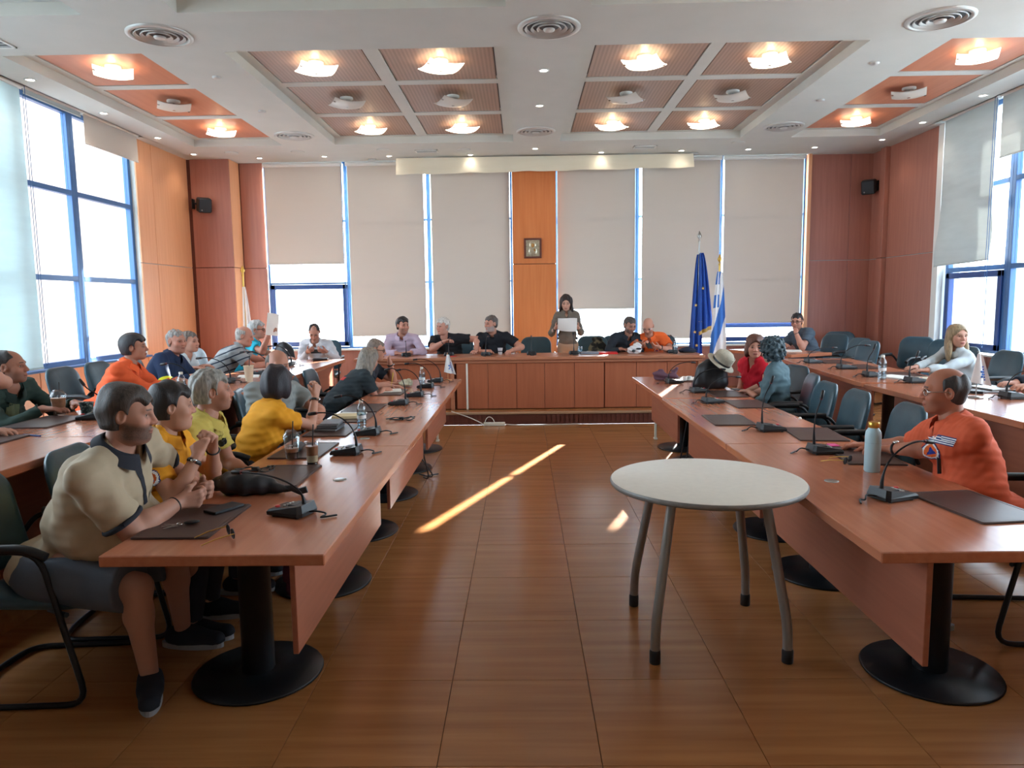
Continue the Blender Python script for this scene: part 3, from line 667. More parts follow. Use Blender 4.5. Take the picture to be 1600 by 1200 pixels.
# ---- icon on the pillar
t_ = thing('icon_picture', 'small silver relief icon in brown wooden frame on the pillar', 'picture', (.18, 11.838, 2.45))
for a, b in (((-.14, -.16), (.14, -.13)), ((-.14, .13), (.14, .16)), ((-.14, -.13), (-.11, .13)), ((.11, -.13), (.14, .13))):
    m = MB(); m.box((a[0], -.025, a[1]), (b[0], 0, b[1]), .005); m.build('frame', M['dark_wood'], t_)
M['silver'] = noisy('embossed_silver', srgb(176, 166, 140), srgb(214, 206, 184), 40, rough=.35, metal=.8, bump=.6, bscale=60, dist=.004)
M['icon_paint'] = noisy('icon_paint', srgb(150, 104, 52), srgb(196, 150, 84), 30, rough=.4)
m = MB(); m.box((-.11, -.012, -.13), (.11, -.004, .13)); m.build('relief_plate', M['silver'], t_)
m = MB(); m.ball((0, -.012, -.045), (.075, .012, .08)); m.ball((.0, -.014, .055), (.058, .012, .058)); m.build('robe', M['silver'], t_)
m = MB(); m.ball((0, -.02, .045), (.03, .012, .036)); m.ball((.03, -.022, -.03), (.018, .01, .022)); m.build('face', M['icon_paint'], t_)
# ---- floor flags
M['eu_blue'] = noisy('flag_blue', srgb(38, 82, 168), srgb(46, 94, 184), 6, rough=.75)
M['gr_blue'] = noisy('flag_sky_blue', srgb(52, 110, 190), srgb(64, 122, 200), 6, rough=.75)
M['flag_white'] = noisy('flag_white', srgb(226, 226, 226), srgb(236, 236, 236), 6, rough=.75)
M['fringe'] = noisy('gold_fringe', srgb(196, 160, 84), srgb(222, 190, 110), 80, rough=.7)
def flag(x, y, h, lab, mats, band, ztop, zbot, wid, lobes, fin='gold', lean=0, ph=0):
    t_ = thing('floor_flag', lab, 'flag', (x, y, PL))
    m = MB(); m.lathe([(.16, 0), (.16, .015), (.05, .05), (.02, .09)], 24); m.build('stand', M['black_metal'], t_)
    top = Vector((lean, 0, h)); m = MB(); m.tube([(0, 0, .05), top], .013, 10); m.build('pole', M['steel'] if fin != 'gold' else M['gold'], t_)
    m = MB(); m.lathe([(.012, 0), (.022, .015), (.012, .03), (.010, .045), (.035, .085), (.022, .12), (.001, .17)], 12, top); m.build('finial', M[fin], t_)
    for q, (x0, x1, zt, zb, dy, fr) in enumerate(lobes):
        P = []; nz, nx = (26, 30) if fin != 'gold' or len(mats) < 2 else (80, 64)
        for j in range(nz + 1):
            v = j / nz; row = []
            for i in range(nx + 1):
                s = i / nx; w = (.25 + .75 * v ** .7)
                px = lean * .9 + (x0 + (x1 - x0) * s) * w; fold = math.sin(s * 15 + ph + q * 2 + v * 1.2) * (.035 if len(mats) < 2 else .018) * (.4 + .6 * v)
                zz = zt + (zb - zt) * v + (.10 * s if q else .04 * math.sin(s * 4)) * v
                row.append((px, dy + fold, zz))
            P.append(row)
        m = MB(); m.grid(P)
        for fi, fc in enumerate(m.f):
            j, i = divmod(fi, nx); m.m[fi] = band(i / nx, j / nz, q)
        m.build('cloth', mats, t_)
        if fr:
            m = MB(); m.grid([[(p[0], p[1] - .003, p[2] + .005) for p in P[-1]], [(p[0] * 1.01, p[1] - .006, p[2] - .05) for p in P[-1]]]); m.build('fringe', M['fringe'], t_)
    return t_
f1 = flag(2.64, 10.95, 2.28, 'blue floor flag with gold fringe on tall spear-topped pole', [M['eu_blue']], lambda s, v, q: 0, 0, 0, 0, [(-.14, .07, 2.1, .45, -.01, True), (.0, .2, 2.12, .95, -.05, True)], 'steel', .0)
m = MB()
for k, (sx, sz) in enumerate(((-.05, 1.35), (.02, 1.1), (-.06, .95), (.05, 1.6), (-.03, .75))):
    pts = []
    for q in range(10):
        r = .028 if q % 2 == 0 else .012; a = math.pi / 2 + q * math.pi / 5; pts.append((sx + r * math.cos(a), sz + r * math.sin(a)))
    m.prism(pts, -.062, -.056, axis=1)
m.build('star', M['fringe'], f1)['kind'] = 'stuff'
flag(2.9, 10.85, 1.93, 'blue and white striped floor flag with gold fringe beside blue flag', [M['gr_blue'], M['flag_white']], lambda s, v, q: int((s * 1.6 + v * 3.4)) % 2 if not (v < .34 and s < .5 and q == 0) else (1 if (abs(s - .25) < .07 or abs(v - .17) < .05) else 0), 0, 0, 0, [(-.15, .13, 1.84, .3, -.045, True)], 'gold', .02, 1)
flag(-4.3, 11.2, 1.88, 'white floor flag on gold-tipped pole in the corner behind seated men', [M['flag_white']], lambda s, v, q: 0, 0, 0, 0, [(-.05, .16, 1.72, .5, -.02, False)], 'gold', 0, 2)
# ---- power strip, cables, ducts near the podium
t_ = thing('power_strip', 'beige power strip on the floor at the podium step', 'power strip', (-.38, 9.27, 0))
m = MB(); m.box((-.14, -.03, 0), (.14, .03, .045), .006); m.build('body', M['white_plastic'], t_)
for k in range(4): m = MB(); m.lathe([(.017, .045), (.015, .047), (.001, .047)], 12, (-.09 + k * .06, 0, 0), cap1=False); m.build('socket', M['diff'], t_)
m = MB(); m.tube(fillet([(-.14, 0, .02), (-.3, .02, .1), (-.5, .03, .17), (-.56, .03, .19)], .06), .006, 6); m.tube(bez((.14, 0, .02), (.3, -.05, .0), (.6, .02, .005), (1.1, .03, .008), 14), .006, 6); m.tube(bez((-.12, 0, .05), (-.1, .0, .14), (-.03, 0, .14), (0, 0, .05), 8), .005, 6); m.build('cable', M['white_plastic'], t_)
t_ = thing('cable_duct', 'thin vertical white cable duct down the front of podium desk', 'cable duct', (-.75, 9.605, PL + .006)); m = MB(); m.box((-.012, -.01, 0), (.012, .012, .62), .003); m.build('duct', M['white_plastic'], t_)
for x, y, lab in ((-1.0, 8.25, 'white cable post between the white-flag desk end and podium'), (1.52, 8.25, 'white cable post at the handbag desk end by the podium')):
    t_ = thing('cable_post', lab, 'cable duct', (x, y, 0)); m = MB(); m.box((-.012, -.012, 0), (.012, .012, .6), .003); m.build('post', M['white_plastic'], t_)
    m = MB(); m.box((-.02, -.03, 0), (.02, .03, .02), .004); m.build('foot', M['white_plastic'], t_)
for pts, lab in (([(-1.0, 6.3, .7), (-.9, 6.3, .3), (-.85, 6.35, .02), (-.95, 6.5, .012), (-.8, 6.6, .012)], 'thin black cables hanging between the second and third inner desks, podium side of yellow polos'), ([(-.98, 6.33, .7), (-.95, 6.36, .25), (-.8, 6.42, .012), (-.98, 6.6, .012)], 'thin black cable loop on floor behind the hanging cables'), ([(1.5, 6.3, .7), (1.45, 6.35, .2), (1.4, 6.3, .012), (1.62, 6.25, .012)], 'thin black cable hanging at gap below the handbag desk'), ([(1.5, 6.45, .7), (1.42, 6.5, .1), (1.36, 6.75, .012), (1.55, 7.0, .012), (1.62, 6.6, .012)], 'thin black cable loop on floor under the handbag desk')):
    m = MB(); m.tube(fillet(pts, .12, 5), .006, 6); tag(m.build('floor_cable', M['black_plastic']), lab, 'cable')
# ================================================================= people: bodies grown from blended distance fields
from mathutils.bvhtree import BVHTree
V3 = lambda *a: np.array(a if len(a) > 1 else a[0], float)
def unit(v): v = np.asarray(v, float); return v / (np.linalg.norm(v) + 1e-9)
class Field:
    def __init__(s, lo, hi, h):
        s.h = h; s.lo = np.asarray(lo, float) - 2 * h; n = np.ceil((np.asarray(hi) + 2 * h - s.lo) / h).astype(int) + 1
        s.n = n; s.D = np.full(n, 1.0, np.float32)
    def win(s, lo, hi):
        a = np.clip(np.floor((lo - s.lo) / s.h).astype(int), 0, s.n); b = np.clip(np.ceil((hi - s.lo) / s.h).astype(int) + 1, 0, s.n)
        if np.any(b - a < 1): return None
        ax = [(s.lo[k] + s.h * np.arange(a[k], b[k])).astype(np.float32) for k in range(3)]
        return tuple(slice(a[k], b[k]) for k in range(3)), ax[0][:, None, None], ax[1][None, :, None], ax[2][None, None, :]
    def put(s, sl, d, k, op):
        c = s.D[sl]
        if op == 'sub': d = -d
        if k > 0:
            h = np.maximum(k - np.abs(c - d), 0) / k
            s.D[sl] = (np.maximum(c, d) + h * h * k * .25) if op == 'sub' else (np.minimum(c, d) - h * h * k * .25)
        else: s.D[sl] = np.maximum(c, d) if op == 'sub' else np.minimum(c, d)
    def cap(s, a, b, ra, rb=None, k=.02, op='add', flat=False):
        rb = ra if rb is None else rb; a = V3(a); b = V3(b); r = max(ra, rb) + k + 2.5 * s.h
        w = s.win(np.minimum(a, b) - r, np.maximum(a, b) + r)
        if w is None: return
        sl, X, Y, Z = w; e = b - a; L = e @ e + 1e-12
        t = ((X - a[0]) * e[0] + (Y - a[1]) * e[1] + (Z - a[2]) * e[2]) / L; tc = np.clip(t, 0, 1)
        d = np.sqrt((X - a[0] - tc * e[0]) ** 2 + (Y - a[1] - tc * e[1]) ** 2 + (Z - a[2] - tc * e[2]) ** 2) - (ra + (rb - ra) * tc)
        if flat: d = np.maximum(d, (t - 1) * math.sqrt(L))
        s.put(sl, d, k, op)
    def ell(s, c, r, ax=None, k=.02, op='add'):
        c = V3(c); r = V3(r); m = float(max(r)) + k + 2.5 * s.h
        w = s.win(c - m, c + m)
        if w is None: return
        sl, X, Y, Z = w; X = X - c[0]; Y = Y - c[1]; Z = Z - c[2]
        if ax is None: q = (X, Y, Z)
        else: q = [X * ax[i][0] + Y * ax[i][1] + Z * ax[i][2] for i in range(3)]
        k0 = np.sqrt((q[0] / r[0]) ** 2 + (q[1] / r[1]) ** 2 + (q[2] / r[2]) ** 2)
        k1 = np.sqrt((q[0] / r[0] ** 2) ** 2 + (q[1] / r[1] ** 2) ** 2 + (q[2] / r[2] ** 2) ** 2)
        s.put(sl, k0 * (k0 - 1) / np.maximum(k1, 1e-6), k, op)
    def cut(s, p, n):
        """remove everything on the side of p that n points to"""
        ax = [(s.lo[k] + s.h * np.arange(s.n[k])).astype(np.float32) for k in range(3)]; n = unit(n)
        d = (ax[0][:, None, None] - p[0]) * n[0] + (ax[1][None, :, None] - p[1]) * n[1] + (ax[2][None, None, :] - p[2]) * n[2]
        np.maximum(s.D, d, out=s.D)
    def noise(s, amp, fr, seed, ax=(1, 1, 1)):
        rg = np.random.RandomState(seed); a = [(s.lo[k] + s.h * np.arange(s.n[k])).astype(np.float32) for k in range(3)]
        for _ in range(4):
            q = rg.normal(size=3) * fr * np.array(ax); ph = rg.rand() * 6.28
            s.D += amp * np.sin(a[0][:, None, None] * q[0] + a[1][None, :, None] * q[1] + a[2][None, None, :] * q[2] + ph)
    def nets(s):
        D = s.D; h = s.h; S = D < 0
        c = np.zeros(np.array(D.shape) - 1, np.int8); off = [(i, j, k) for i in (0, 1) for j in (0, 1) for k in (0, 1)]; nx, ny, nz = c.shape
        for (i, j, k) in off: c += S[i:i + nx, j:j + ny, k:k + nz]
        idx = np.argwhere((c > 0) & (c < 8))
        if not len(idx): return np.zeros((0, 3)), np.zeros((0, 4), int)
        Vv = np.stack([D[idx[:, 0] + i, idx[:, 1] + j, idx[:, 2] + k] for (i, j, k) in off], 1)
        sm = np.zeros((len(idx), 3)); ct = np.zeros(len(idx)); O = np.array(off, float)
        for a in range(8):
            for b in range(a + 1, 8):
                if np.abs(O[a] - O[b]).sum() != 1: continue
                va, vb = Vv[:, a], Vv[:, b]; x = (va < 0) != (vb < 0)
                t = np.where(x, va / np.where(x, va - vb, 1), 0)
                sm += np.where(x[:, None], O[a] + t[:, None] * (O[b] - O[a]), 0); ct += x
        P = s.lo + h * (idx + sm / ct[:, None])
        im = np.full(c.shape, -1, np.int64); im[idx[:, 0], idx[:, 1], idx[:, 2]] = np.arange(len(idx)); Fs = []
        for ax in range(3):
            u, v = (ax + 1) % 3, (ax + 2) % 3
            A = np.take(S, range(0, S.shape[ax] - 1), ax); B = np.take(S, range(1, S.shape[ax]), ax)
            e = np.argwhere(A != B); e = e[(e[:, u] > 0) & (e[:, v] > 0) & (e[:, u] < c.shape[u]) & (e[:, v] < c.shape[v])]
            if not len(e): continue
            fl = S[e[:, 0], e[:, 1], e[:, 2]]
            def g(du, dv):
                q = e.copy(); q[:, u] -= du; q[:, v] -= dv; return im[q[:, 0], q[:, 1], q[:, 2]]
            q = np.stack([g(1, 1), g(0, 1), g(0, 0), g(1, 0)], 1); q[~fl] = q[~fl][:, ::-1]; Fs.append(q[(q >= 0).all(1)])
        return P, np.concatenate(Fs)
def np_mesh(name, P, Fc, mat, col=None):
    me = bpy.data.meshes.new(name); n, f = len(P), len(Fc)
    me.vertices.add(n); me.vertices.foreach_set('co', np.asarray(P, np.float32).ravel())
    me.loops.add(f * 4); me.loops.foreach_set('vertex_index', np.asarray(Fc, np.int32).ravel())
    me.polygons.add(f); me.polygons.foreach_set('loop_start', np.arange(0, f * 4, 4, dtype=np.int32)); me.polygons.foreach_set('loop_total', np.full(f, 4, np.int32))
    me.polygons.foreach_set('use_smooth', [True] * f); me.materials.append(mat)
    if col is not None:
        a = me.color_attributes.new('Col', 'FLOAT_COLOR', 'POINT'); a.data.foreach_set('color', np.concatenate([col, np.ones((n, 1))], 1).astype(np.float32).ravel())
    me.update(calc_edges=True); me.validate(); return me
def attr_mat(name, rough=.5, spec=.4, bump=0, bs=300):
    m = base_mat(name, (.5, .5, .5, 1), rough, 0, spec); t = NT(m); p = t.n['Principled BSDF']
    a = t.new('ShaderNodeAttribute'); a.attribute_name = 'Col'; t.link(a.outputs['Color'], p.inputs['Base Color'])
    if bump:
        tc = t.new('ShaderNodeTexCoord'); nz = t.new('ShaderNodeTexNoise'); nz.inputs['Scale'].default_value = bs; t.link(tc.outputs['Object'], nz.inputs[0])
        b = t.new('ShaderNodeBump'); b.inputs['Strength'].default_value = bump; b.inputs['Distance'].default_value = .0008; t.link(nz.outputs[0], b.inputs['Height']); t.link(b.outputs[0], p.inputs['Normal'])
    return m
M['skin'] = attr_mat('skin', .52, .35, .15); M['print'] = attr_mat('printed_patch', .7, .2)
M['eye'] = base_mat('eye_white', srgb(226, 220, 212), .2); M['iris'] = base_mat('dark_iris', srgb(48, 34, 26), .15)
def lin(c): return np.array(srgb(*c)[:3])
def hairmat(c):
    k = ('hair', c)
    if k not in M: M[k] = noisy('hair_%d_%d_%d' % c, srgb(*[int(x * .72) for x in c]), srgb(*[min(255, int(x * 1.12)) for x in c]), 30, (3, 3, .5), .5, bump=.6, bscale=90, dist=.004, spec=.4)
    return M[k]
EYE = MB()
for i in range(1):
    EYE.ball((0, 0, 0), 1, 12, 10)
    R_ = Matrix.Rotation(-math.pi / 2, 3, 'X')      # pole -> +y
    EYE.v = [tuple(R_ @ Vector(p)) for p in EYE.v]
    EYE.m = [1 if (sum(EYE.v[i][1] for i in q) / 4) > .80 else 0 for q in EYE.f]
EYE = EYE.mesh('eye', [M['eye'], M['iris']])

def hand_prims(w, f, n, side, s, curl=(.35, .5, .35), thumb=.5, spread=.10):
    """w wrist, f finger direction, n palm normal, side +1 right / -1 left; returns capsules"""
    f = unit(f); n = unit(V3(n) - f * (V3(n) @ f)); th = unit(np.cross(f, n) * side)     # thumb side
    out = []; w = V3(w)
    for i, (o, L, ml) in enumerate(((.030, .072, .086), (.010, .080, .090), (-.011, .074, .086), (-.030, .058, .078))):
        kn = w + (f * ml + th * o) * s
        out.append((w + (f * .012 + th * o * .55) * s, kn, .0165 * s, .0125 * s))
        d0 = unit(f + th * (o / .03) * spread); a = 0; p = kn
        for j, (q, r0, r1) in enumerate(((.46, .0105, .0098), (.31, .0098, .0090), (.23, .0090, .0078))):
            a += curl[j] * (1 + .12 * i); d = d0 * math.cos(a) + n * math.sin(a); e = p + d * (L * q * s); out.append((p, e, r0 * s, r1 * s)); p = e
    b = w + (f * .022 + th * .024 + n * .008) * s; d = unit(f * .75 + th * .75 + n * .25)
    out.append((w + th * .008 * s, b, .018 * s, .0155 * s)); e = b + d * .042 * s; out.append((b, e, .0145 * s, .0115 * s))
    d2 = unit(d * (1 - thumb * .5) + f * .35 + n * thumb * .7 - th * thumb * .3); out.append((e, e + d2 * .033 * s, .0112 * s, .009 * s))
    return out
def ik(a, c, l1, l2, pole):
    a = V3(a); c = V3(c); d = c - a; L = np.linalg.norm(d)
    if L > (l1 + l2) * .992: c = a + d / L * (l1 + l2) * .992; d = c - a; L = np.linalg.norm(d)
    u = d / L; x = (l1 * l1 - l2 * l2 + L * L) / (2 * L); hh = math.sqrt(max(l1 * l1 - x * x, 0)); p = V3(pole); p = unit(p - u * (p @ u))
    return a + u * x + p * hh, c
class Person: pass
def person(label, hip, zf, face, head, hyaw, hpit=0, hroll=0, sex='m', g=1.0, belly=.3, skin=(205, 158, 134), res=.010, shirt=(120, 120, 120), sleeve='short',
           collar=None, trousers=(50, 55, 70), shorts=False, hair='short', hc=(60, 48, 40), beard=None, stubble=0, glasses=None, hands=None, pole=None,
           stand=False, shirt_mat=None, seat=.42, twist=0, knees=None, feet=None, shoes=(30, 32, 38), buttons=None, wr=None, shirt_fr=.62, open_neck=0, legs=True, sh_up=0, untuck=True, group=None):
    s = .958 if sex == 'm' else .915; seed = sum(map(ord, label)) % 9999
    hip = V3(hip[0], hip[1], zf + (seat + .09 if not stand else .86 * s)); head = V3(head)
    root = thing('person', label, 'person', (hip[0], hip[1], zf), 0, group); org = V3(hip[0], hip[1], zf)
    fa = math.radians(face); f = V3(math.cos(fa), math.sin(fa), 0); r = V3(math.sin(fa), -math.cos(fa), 0); up = V3(0, 0, 1.)
    ha, hp, hr_ = math.radians(hyaw), math.radians(hpit), math.radians(hroll)
    hf = V3(math.cos(ha) * math.cos(hp), math.sin(ha) * math.cos(hp), math.sin(hp)); hr = V3(math.sin(ha), -math.cos(ha), 0); hu = np.cross(hr, hf)
    hr, hu = hr * math.cos(hr_) + hu * math.sin(hr_), hu * math.cos(hr_) - hr * math.sin(hr_)
    HX = (hr, hf, hu); H = lambda x, y, z: head + (hr * x + hf * y + hu * z) * s
    nd = unit(unit(head - hip) * .55 + up * .45 - f * .05 + hu * .25)
    N = head - nd * .150 * s - hf * .022 * s - up * .015               # base of the neck
    sp = N - hip; L = np.linalg.norm(sp); short = max(0, .53 * s * (1 if not stand else .95) - L)
    back = -f * min(.10, math.sqrt(short * .12) if short > 0 else 0)
    A = hip + sp * .36 + back * .8 + f * .01; Cc = hip + sp * .70 + back * .9
    u = unit(N - Cc + up * .02); ta = math.radians(twist); rt = unit(r * math.cos(ta) + f * math.sin(ta)); rc = unit(rt - u * (rt @ u)); fc = np.cross(u, rc)
    sw = (.178 if sex == 'm' else .155) * s * (1 + (g - 1) * .4)
    S0 = N - u * (.052 - sh_up) * s - fc * .005
    SH = {+1: S0 + rc * sw, -1: S0 - rc * sw}
    ul, fl = .285 * s, .250 * s
    if hands is None: hands = {}
    arm = {}
    for sd in (1, -1):
        hd = dict(w=hip + f * .33 + r * sd * .12 + up * .28, f=f, n=-up); hd.update(hands.get(sd, {}))
        pl = (pole or {}).get(sd, r * sd * .55 - up * .8 - f * .25); el, wv = ik(SH[sd], hd['w'], ul, fl, pl); hd['w'] = wv; arm[sd] = (SH[sd], el, wv, hd)
    # ---- legs
    LG = {}
    for sd in (1, -1):
        hj = hip + r * sd * .085 * s * g
        if stand: kn = hj - up * .41 * s + f * .01; an = V3(hj[0], hj[1], zf + .075) - f * .02
        else:
            kn = V3(knees[sd]) if knees and sd in knees else hip + f * .41 * s + r * sd * .13 + up * (.0)
            an = V3(feet[sd]) if feet and sd in feet else V3(*(kn[:2] - f[:2] * .06), zf + .075)
            d = kn - hj; kn = hj + unit(d) * .42 * s; d = an - kn
        LG[sd] = (hj, kn, an)
    def torso(F, o=0., k=.05):
        AX = (rc, fc, u); PX = (r, f, up)
        F.ell(hip + up * .02, (.168 * s * g + o, (.125 + .02 * belly) * s * g + o, .115 * s + o), PX, k)
        F.ell(A + f * (.015 + .055 * belly), (.142 * s * g + .02 * belly + o, (.102 + .06 * belly) * s * g + o, .165 * s + o), (rc, unit(fc + f), unit(u + up)), k)
        F.ell(Cc + fc * .005, (.158 * s * (1 + (g - 1) * .7) + o, .112 * s * g + o, .17 * s + o), AX, k)
        F.cap(S0 - rc * sw * .55 - u * .02, S0 + rc * sw * .55 - u * .02, .074 * s + o, None, k)
        F.cap(SH[-1] + rc * .035, SH[1] - rc * .035, .056 * s + o, None, k)
        for sd in (1, -1): F.cap(N + u * .03, S0 + rc * sd * sw * .62 + u * .028 * s, .046 * s + o * .6, .040 * s + o * .6, .03)
        if sex == 'f':
            for sd in (1, -1): F.ell(Cc + rc * sd * .068 * s + fc * .085 * s - u * .01, (.064 * s + o, .058 * s + o, .062 * s + o), AX, .03)
    def neck(F, k=.025): F.cap(H(0, -.022, -.045), N - u * .03, .052 * s * (1 if sex == 'm' else .85), .060 * s * (1 if sex == 'm' else .85), k)
    def armp(F, sd, o=0., upto=1.0, flat=False, fore=True, ro=1.0, k=.02):
        a, e, w, hd = arm[sd]; gg = (1 + (g - 1) * .5) * (1 if sex == 'm' else .85)
        if upto < 1: F.cap(a, a + (e - a) * upto, .055 * s * gg + o, (.047 * s * gg + o * ro), .03, flat=True); return
        F.cap(a, e, .053 * s * gg + o, .039 * s * gg + o, .03)
        if fore:
            m = e + (w - e) * .28; F.cap(e, m, .039 * s * gg + o, .042 * s * gg + o, k); F.cap(m, w, .042 * s * gg + o, .027 * s * (.5 + .5 * gg) + o, k, flat=flat)
    # ---- body: skin
    Ps, Fs, Cs = [], [], []; nv = 0; sk = lin(skin) * np.array([.84, .80, .78]); rg = np.random.RandomState(seed)
    def push(P, Fq, C):
        nonlocal nv
        Ps.append(P); Fs.append(Fq + nv); Cs.append(C); nv += len(P)
    hb = max(res * 1.5, .012)
    pts = np.array([hip, N, SH[1], SH[-1]] + [p for sd in LG for p in LG[sd]]); Fd = Field(pts.min(0) - .2, pts.max(0) + .16, hb)
    torso(Fd, -.012); neck(Fd)
    if legs:
        for sd in LG:
            hj, kn, an = LG[sd]; Fd.cap(hj, kn, .080 * s * g, .056 * s, .04); cm = kn + (an - kn) * .3 + (-f * .012); Fd.cap(kn, cm, .054 * s, .056 * s, .03); Fd.cap(cm, an, .056 * s, .036 * s, .03)
            ft_ = f if not (feet and ('d', sd) in feet) else unit(V3(feet[('d', sd)])); Fd.cap(an - up * .02, an + ft_ * .08 - up * .04, .032 * s, .022 * s, .02)
    for sd in arm: Fd.cap(arm[sd][0], arm[sd][0] + (arm[sd][1] - arm[sd][0]) * .5, .045 * s, .04 * s, .03)
    P, Q = Fd.nets(); push(P, Q, np.tile(sk, (len(P), 1)))
    # head
    hh = .0034 if res < .008 else .0046
    Fd = Field(head - .165, head + .165, hh); E = lambda c, rr, k=.02, op='add': Fd.ell(H(*c), V3(rr) * s, HX, k, op)
    C_ = lambda a, b, ra, rb=None, k=.012, op='add': Fd.cap(H(*a), H(*b), ra * s, None if rb is None else rb * s, k, op)
    fat = 1 + (g - 1) * .45
    E((0, -.014, .036), (.0745, .095, .080)); E((0, .028, -.025), (.060 * fat, .062, .085), .03); E((0, .036, -.072), (.050 * fat, .050, .038), .03)
    E((0, .070, -.094), (.024, .018, .016), .02)
    for q in (1, -1): E((q * .038 * fat, .058, -.028), (.027, .026, .030), .02)
    if g > 1.15: E((0, .03, -.10), (.055, .055, .03), .03)
    neck(Fd)
    C_((-.038, .074, .024), (.038, .074, .024), .0125, None, .018)
    for q in (1, -1):
        E((q * .032, .093, .004), (.019, .019, .013), .012, 'sub')
    C_((0, .083, .014), (0, .106, -.026), .0085, .0125, .014)
    for q in (1, -1): E((q * .0125, .096, -.031), (.0095, .0105, .008), .008)
    E((0, .0895, -.0585), (.024, .011, .0075), .008); E((0, .0875, -.0715), (.020, .0105, .008), .008)
    for q in (1, -1):
        C_((q * .018, .0775, .0125), (q * .043, .0705, .011), .0055, None, .006); C_((q * .019, .0765, -.0065), (q * .042, .070, -.005), .0045, None, .006)
        Fd.ell(H(q * .077, -.012, -.004), V3(.0105, .020, .033) * s, HX, .008); Fd.ell(H(q * .084, -.008, -.001), V3(.007, .011, .020) * s, HX, .006, 'sub')
    P, Q = Fd.nets(); lo_ = (P - head) / s; x = lo_ @ hr; y = lo_ @ hf; z = lo_ @ hu
    C = np.tile(sk, (len(P), 1)); hcl = lin(hc)
    def mixin(mask, col, a): nonlocal C; a = (np.clip(mask, 0, 1) * a)[:, None]; C = C * (1 - a) + np.asarray(col) * a
    ss = lambda v, a, b: np.clip((v - a) / (b - a), 0, 1)
    mixin(ss(y, .05, .09) * ss(-np.abs(z + .02), -.035, -.01), sk * [1.08, .86, .84], .5)
    mixin((np.hypot(x / .9, z - .004) < .3) * ss(-np.hypot((np.abs(x) - .031) / .022, (z - .003) / .013), -1.25, -.75) * (y > .045), sk * .55, .7)
    lip = sk * [.82, .50, .50] if sex == 'm' else np.array(lin((176, 84, 84)))
    mixin(ss(-np.hypot(x / .025, (z + .0645) / .0125), -1.1, -.8) * (y > .07), lip, .7)
    mixin((np.abs(z + .0648) < .0022 + .25 * hh) * (np.abs(x) < .024) * (y > .075), sk * .22, .65)
    mixin((np.abs(z - .026 - .10 * (.03 - np.abs(np.abs(x) - .03))) < .0034 + .12 * hh) * (np.abs(x) > .011) * (np.abs(x) < .050) * (y > .045), hcl * .8, .85 if hair != 'bald' else .55)
    if stubble: mixin(ss(-z, .030, .05) * ss(y, -.03, .02) * (1 - ss(-np.hypot(x / .026, (z + .0645) / .0135), -1.15, -.8)) * ss(z, -.125, -.09), lin((70, 62, 58)), stubble)
    if beard: mixin(ss(-z - .35 * ss(y, .0, .09) * .02, .022, .042) * ss(y, -.03, .01) * (1 - ss(-np.hypot(x / .024, (z + .0645) / .011), -1.15, -.85)) * ss(z, -.128, -.095) * (.72 + .28 * rg.rand(len(P))), lin(beard), .9)
    if hair in ('bald', 'ring', 'receding'): mixin(ss(z, .02, .05) * ss(-y, -.085, .02), hcl, .22 if hair == 'bald' else .12)
    push(P, Q, C)
    # arms
    for sd in (1, -1):
        a, e, w, hd = arm[sd]; n0 = a + (e - a) * .30 if sleeve == 'short' else e + (w - e) * .45
        hp_ = hand_prims(w, hd['f'], hd['n'], sd, s * (1 if sex == 'm' else .92), hd.get('curl', (.25, .35, .25)), hd.get('thumb', .3), hd.get('spread', .1))
        pts = np.array([n0, e if sleeve == 'short' else n0, w] + [q[1] for q in hp_]); ah = min(res * .75, .0085)
        Fd = Field(pts.min(0) - .06, pts.max(0) + .06, ah)
        armp(Fd, sd)
        for q in hp_: Fd.cap(q[0], q[1], q[2], q[3], .010 if res < .008 else .006)
        Fd.cut(n0, n0 - (e if sleeve == 'short' else w)); P, Q = Fd.nets(); push(P, Q, np.tile(sk * [1.0, .97, .97], (len(P), 1)))
    body = link('body', np_mesh('body', np.concatenate(Ps) - org, np.concatenate(Fs), M['skin'], np.concatenate(Cs)), root)
    for q in (1, -1):
        o = link('eye', EYE, root); c = H(q * .0315, .0665, .0035) - org; m = Matrix((hr, hf, hu)).transposed().to_4x4(); o.matrix_local = Matrix.Translation(c) @ m @ Matrix.Scale(.0125 * s, 4)
    # ---- shirt
    sr = max(res, .007); pts = np.array([hip, N] + [q for sd in arm for q in arm[sd][:3 if sleeve == 'long' else 2]])
    Fd = Field(pts.min(0) - .22, pts.max(0) + .20, sr); torso(Fd, .010)
    for sd in (1, -1):
        a, e, w, hd = arm[sd]
        if sleeve == 'short': armp(Fd, sd, .016, shirt_fr, ro=1.25)
        elif sleeve == 'none': pass
        else:
            q_ = 1 if sex == 'm' else .8; Fd.cap(a, e, .056 * s * q_ + .013, .044 * s * q_ + .011, .03); w2 = e + (w - e) * (.93 if sleeve == 'long' else .35); Fd.cap(e, w2, .043 * s * q_ + .011, .031 * s * q_ + .010, .02, flat=True)
    Fd.noise(.0026, 22, seed, (1, 1, 1.5)); Fd.noise(.0018, 48, seed + 1, (.5, .5, 1.4)); Fd.noise(.0010, 95, seed + 2, (.4, 1, .8))
    nr = .058 * s * (1 + (g - 1) * .3) * (1 if sex == 'm' else .88)
    Fd.cap(N - u * (.012 + .01 * open_neck) + fc * .012, N + u * .16 + fc * .02, nr, nr * 1.1, .008, 'sub')
    if open_neck: Fd.cap(N + fc * .06 + u * .03, N + fc * .11 - u * .06 * (1 + open_neck), .03 * open_neck + .012, .008, .01, 'sub')
    Fd.cut(hip - up * (.045 if not stand else -.03), -up)
    P, Q = Fd.nets(); sm_ = shirt_mat or plain(*shirt)
    so_ = link('shirt', np_mesh('shirt', P - org, Q, sm_), root)
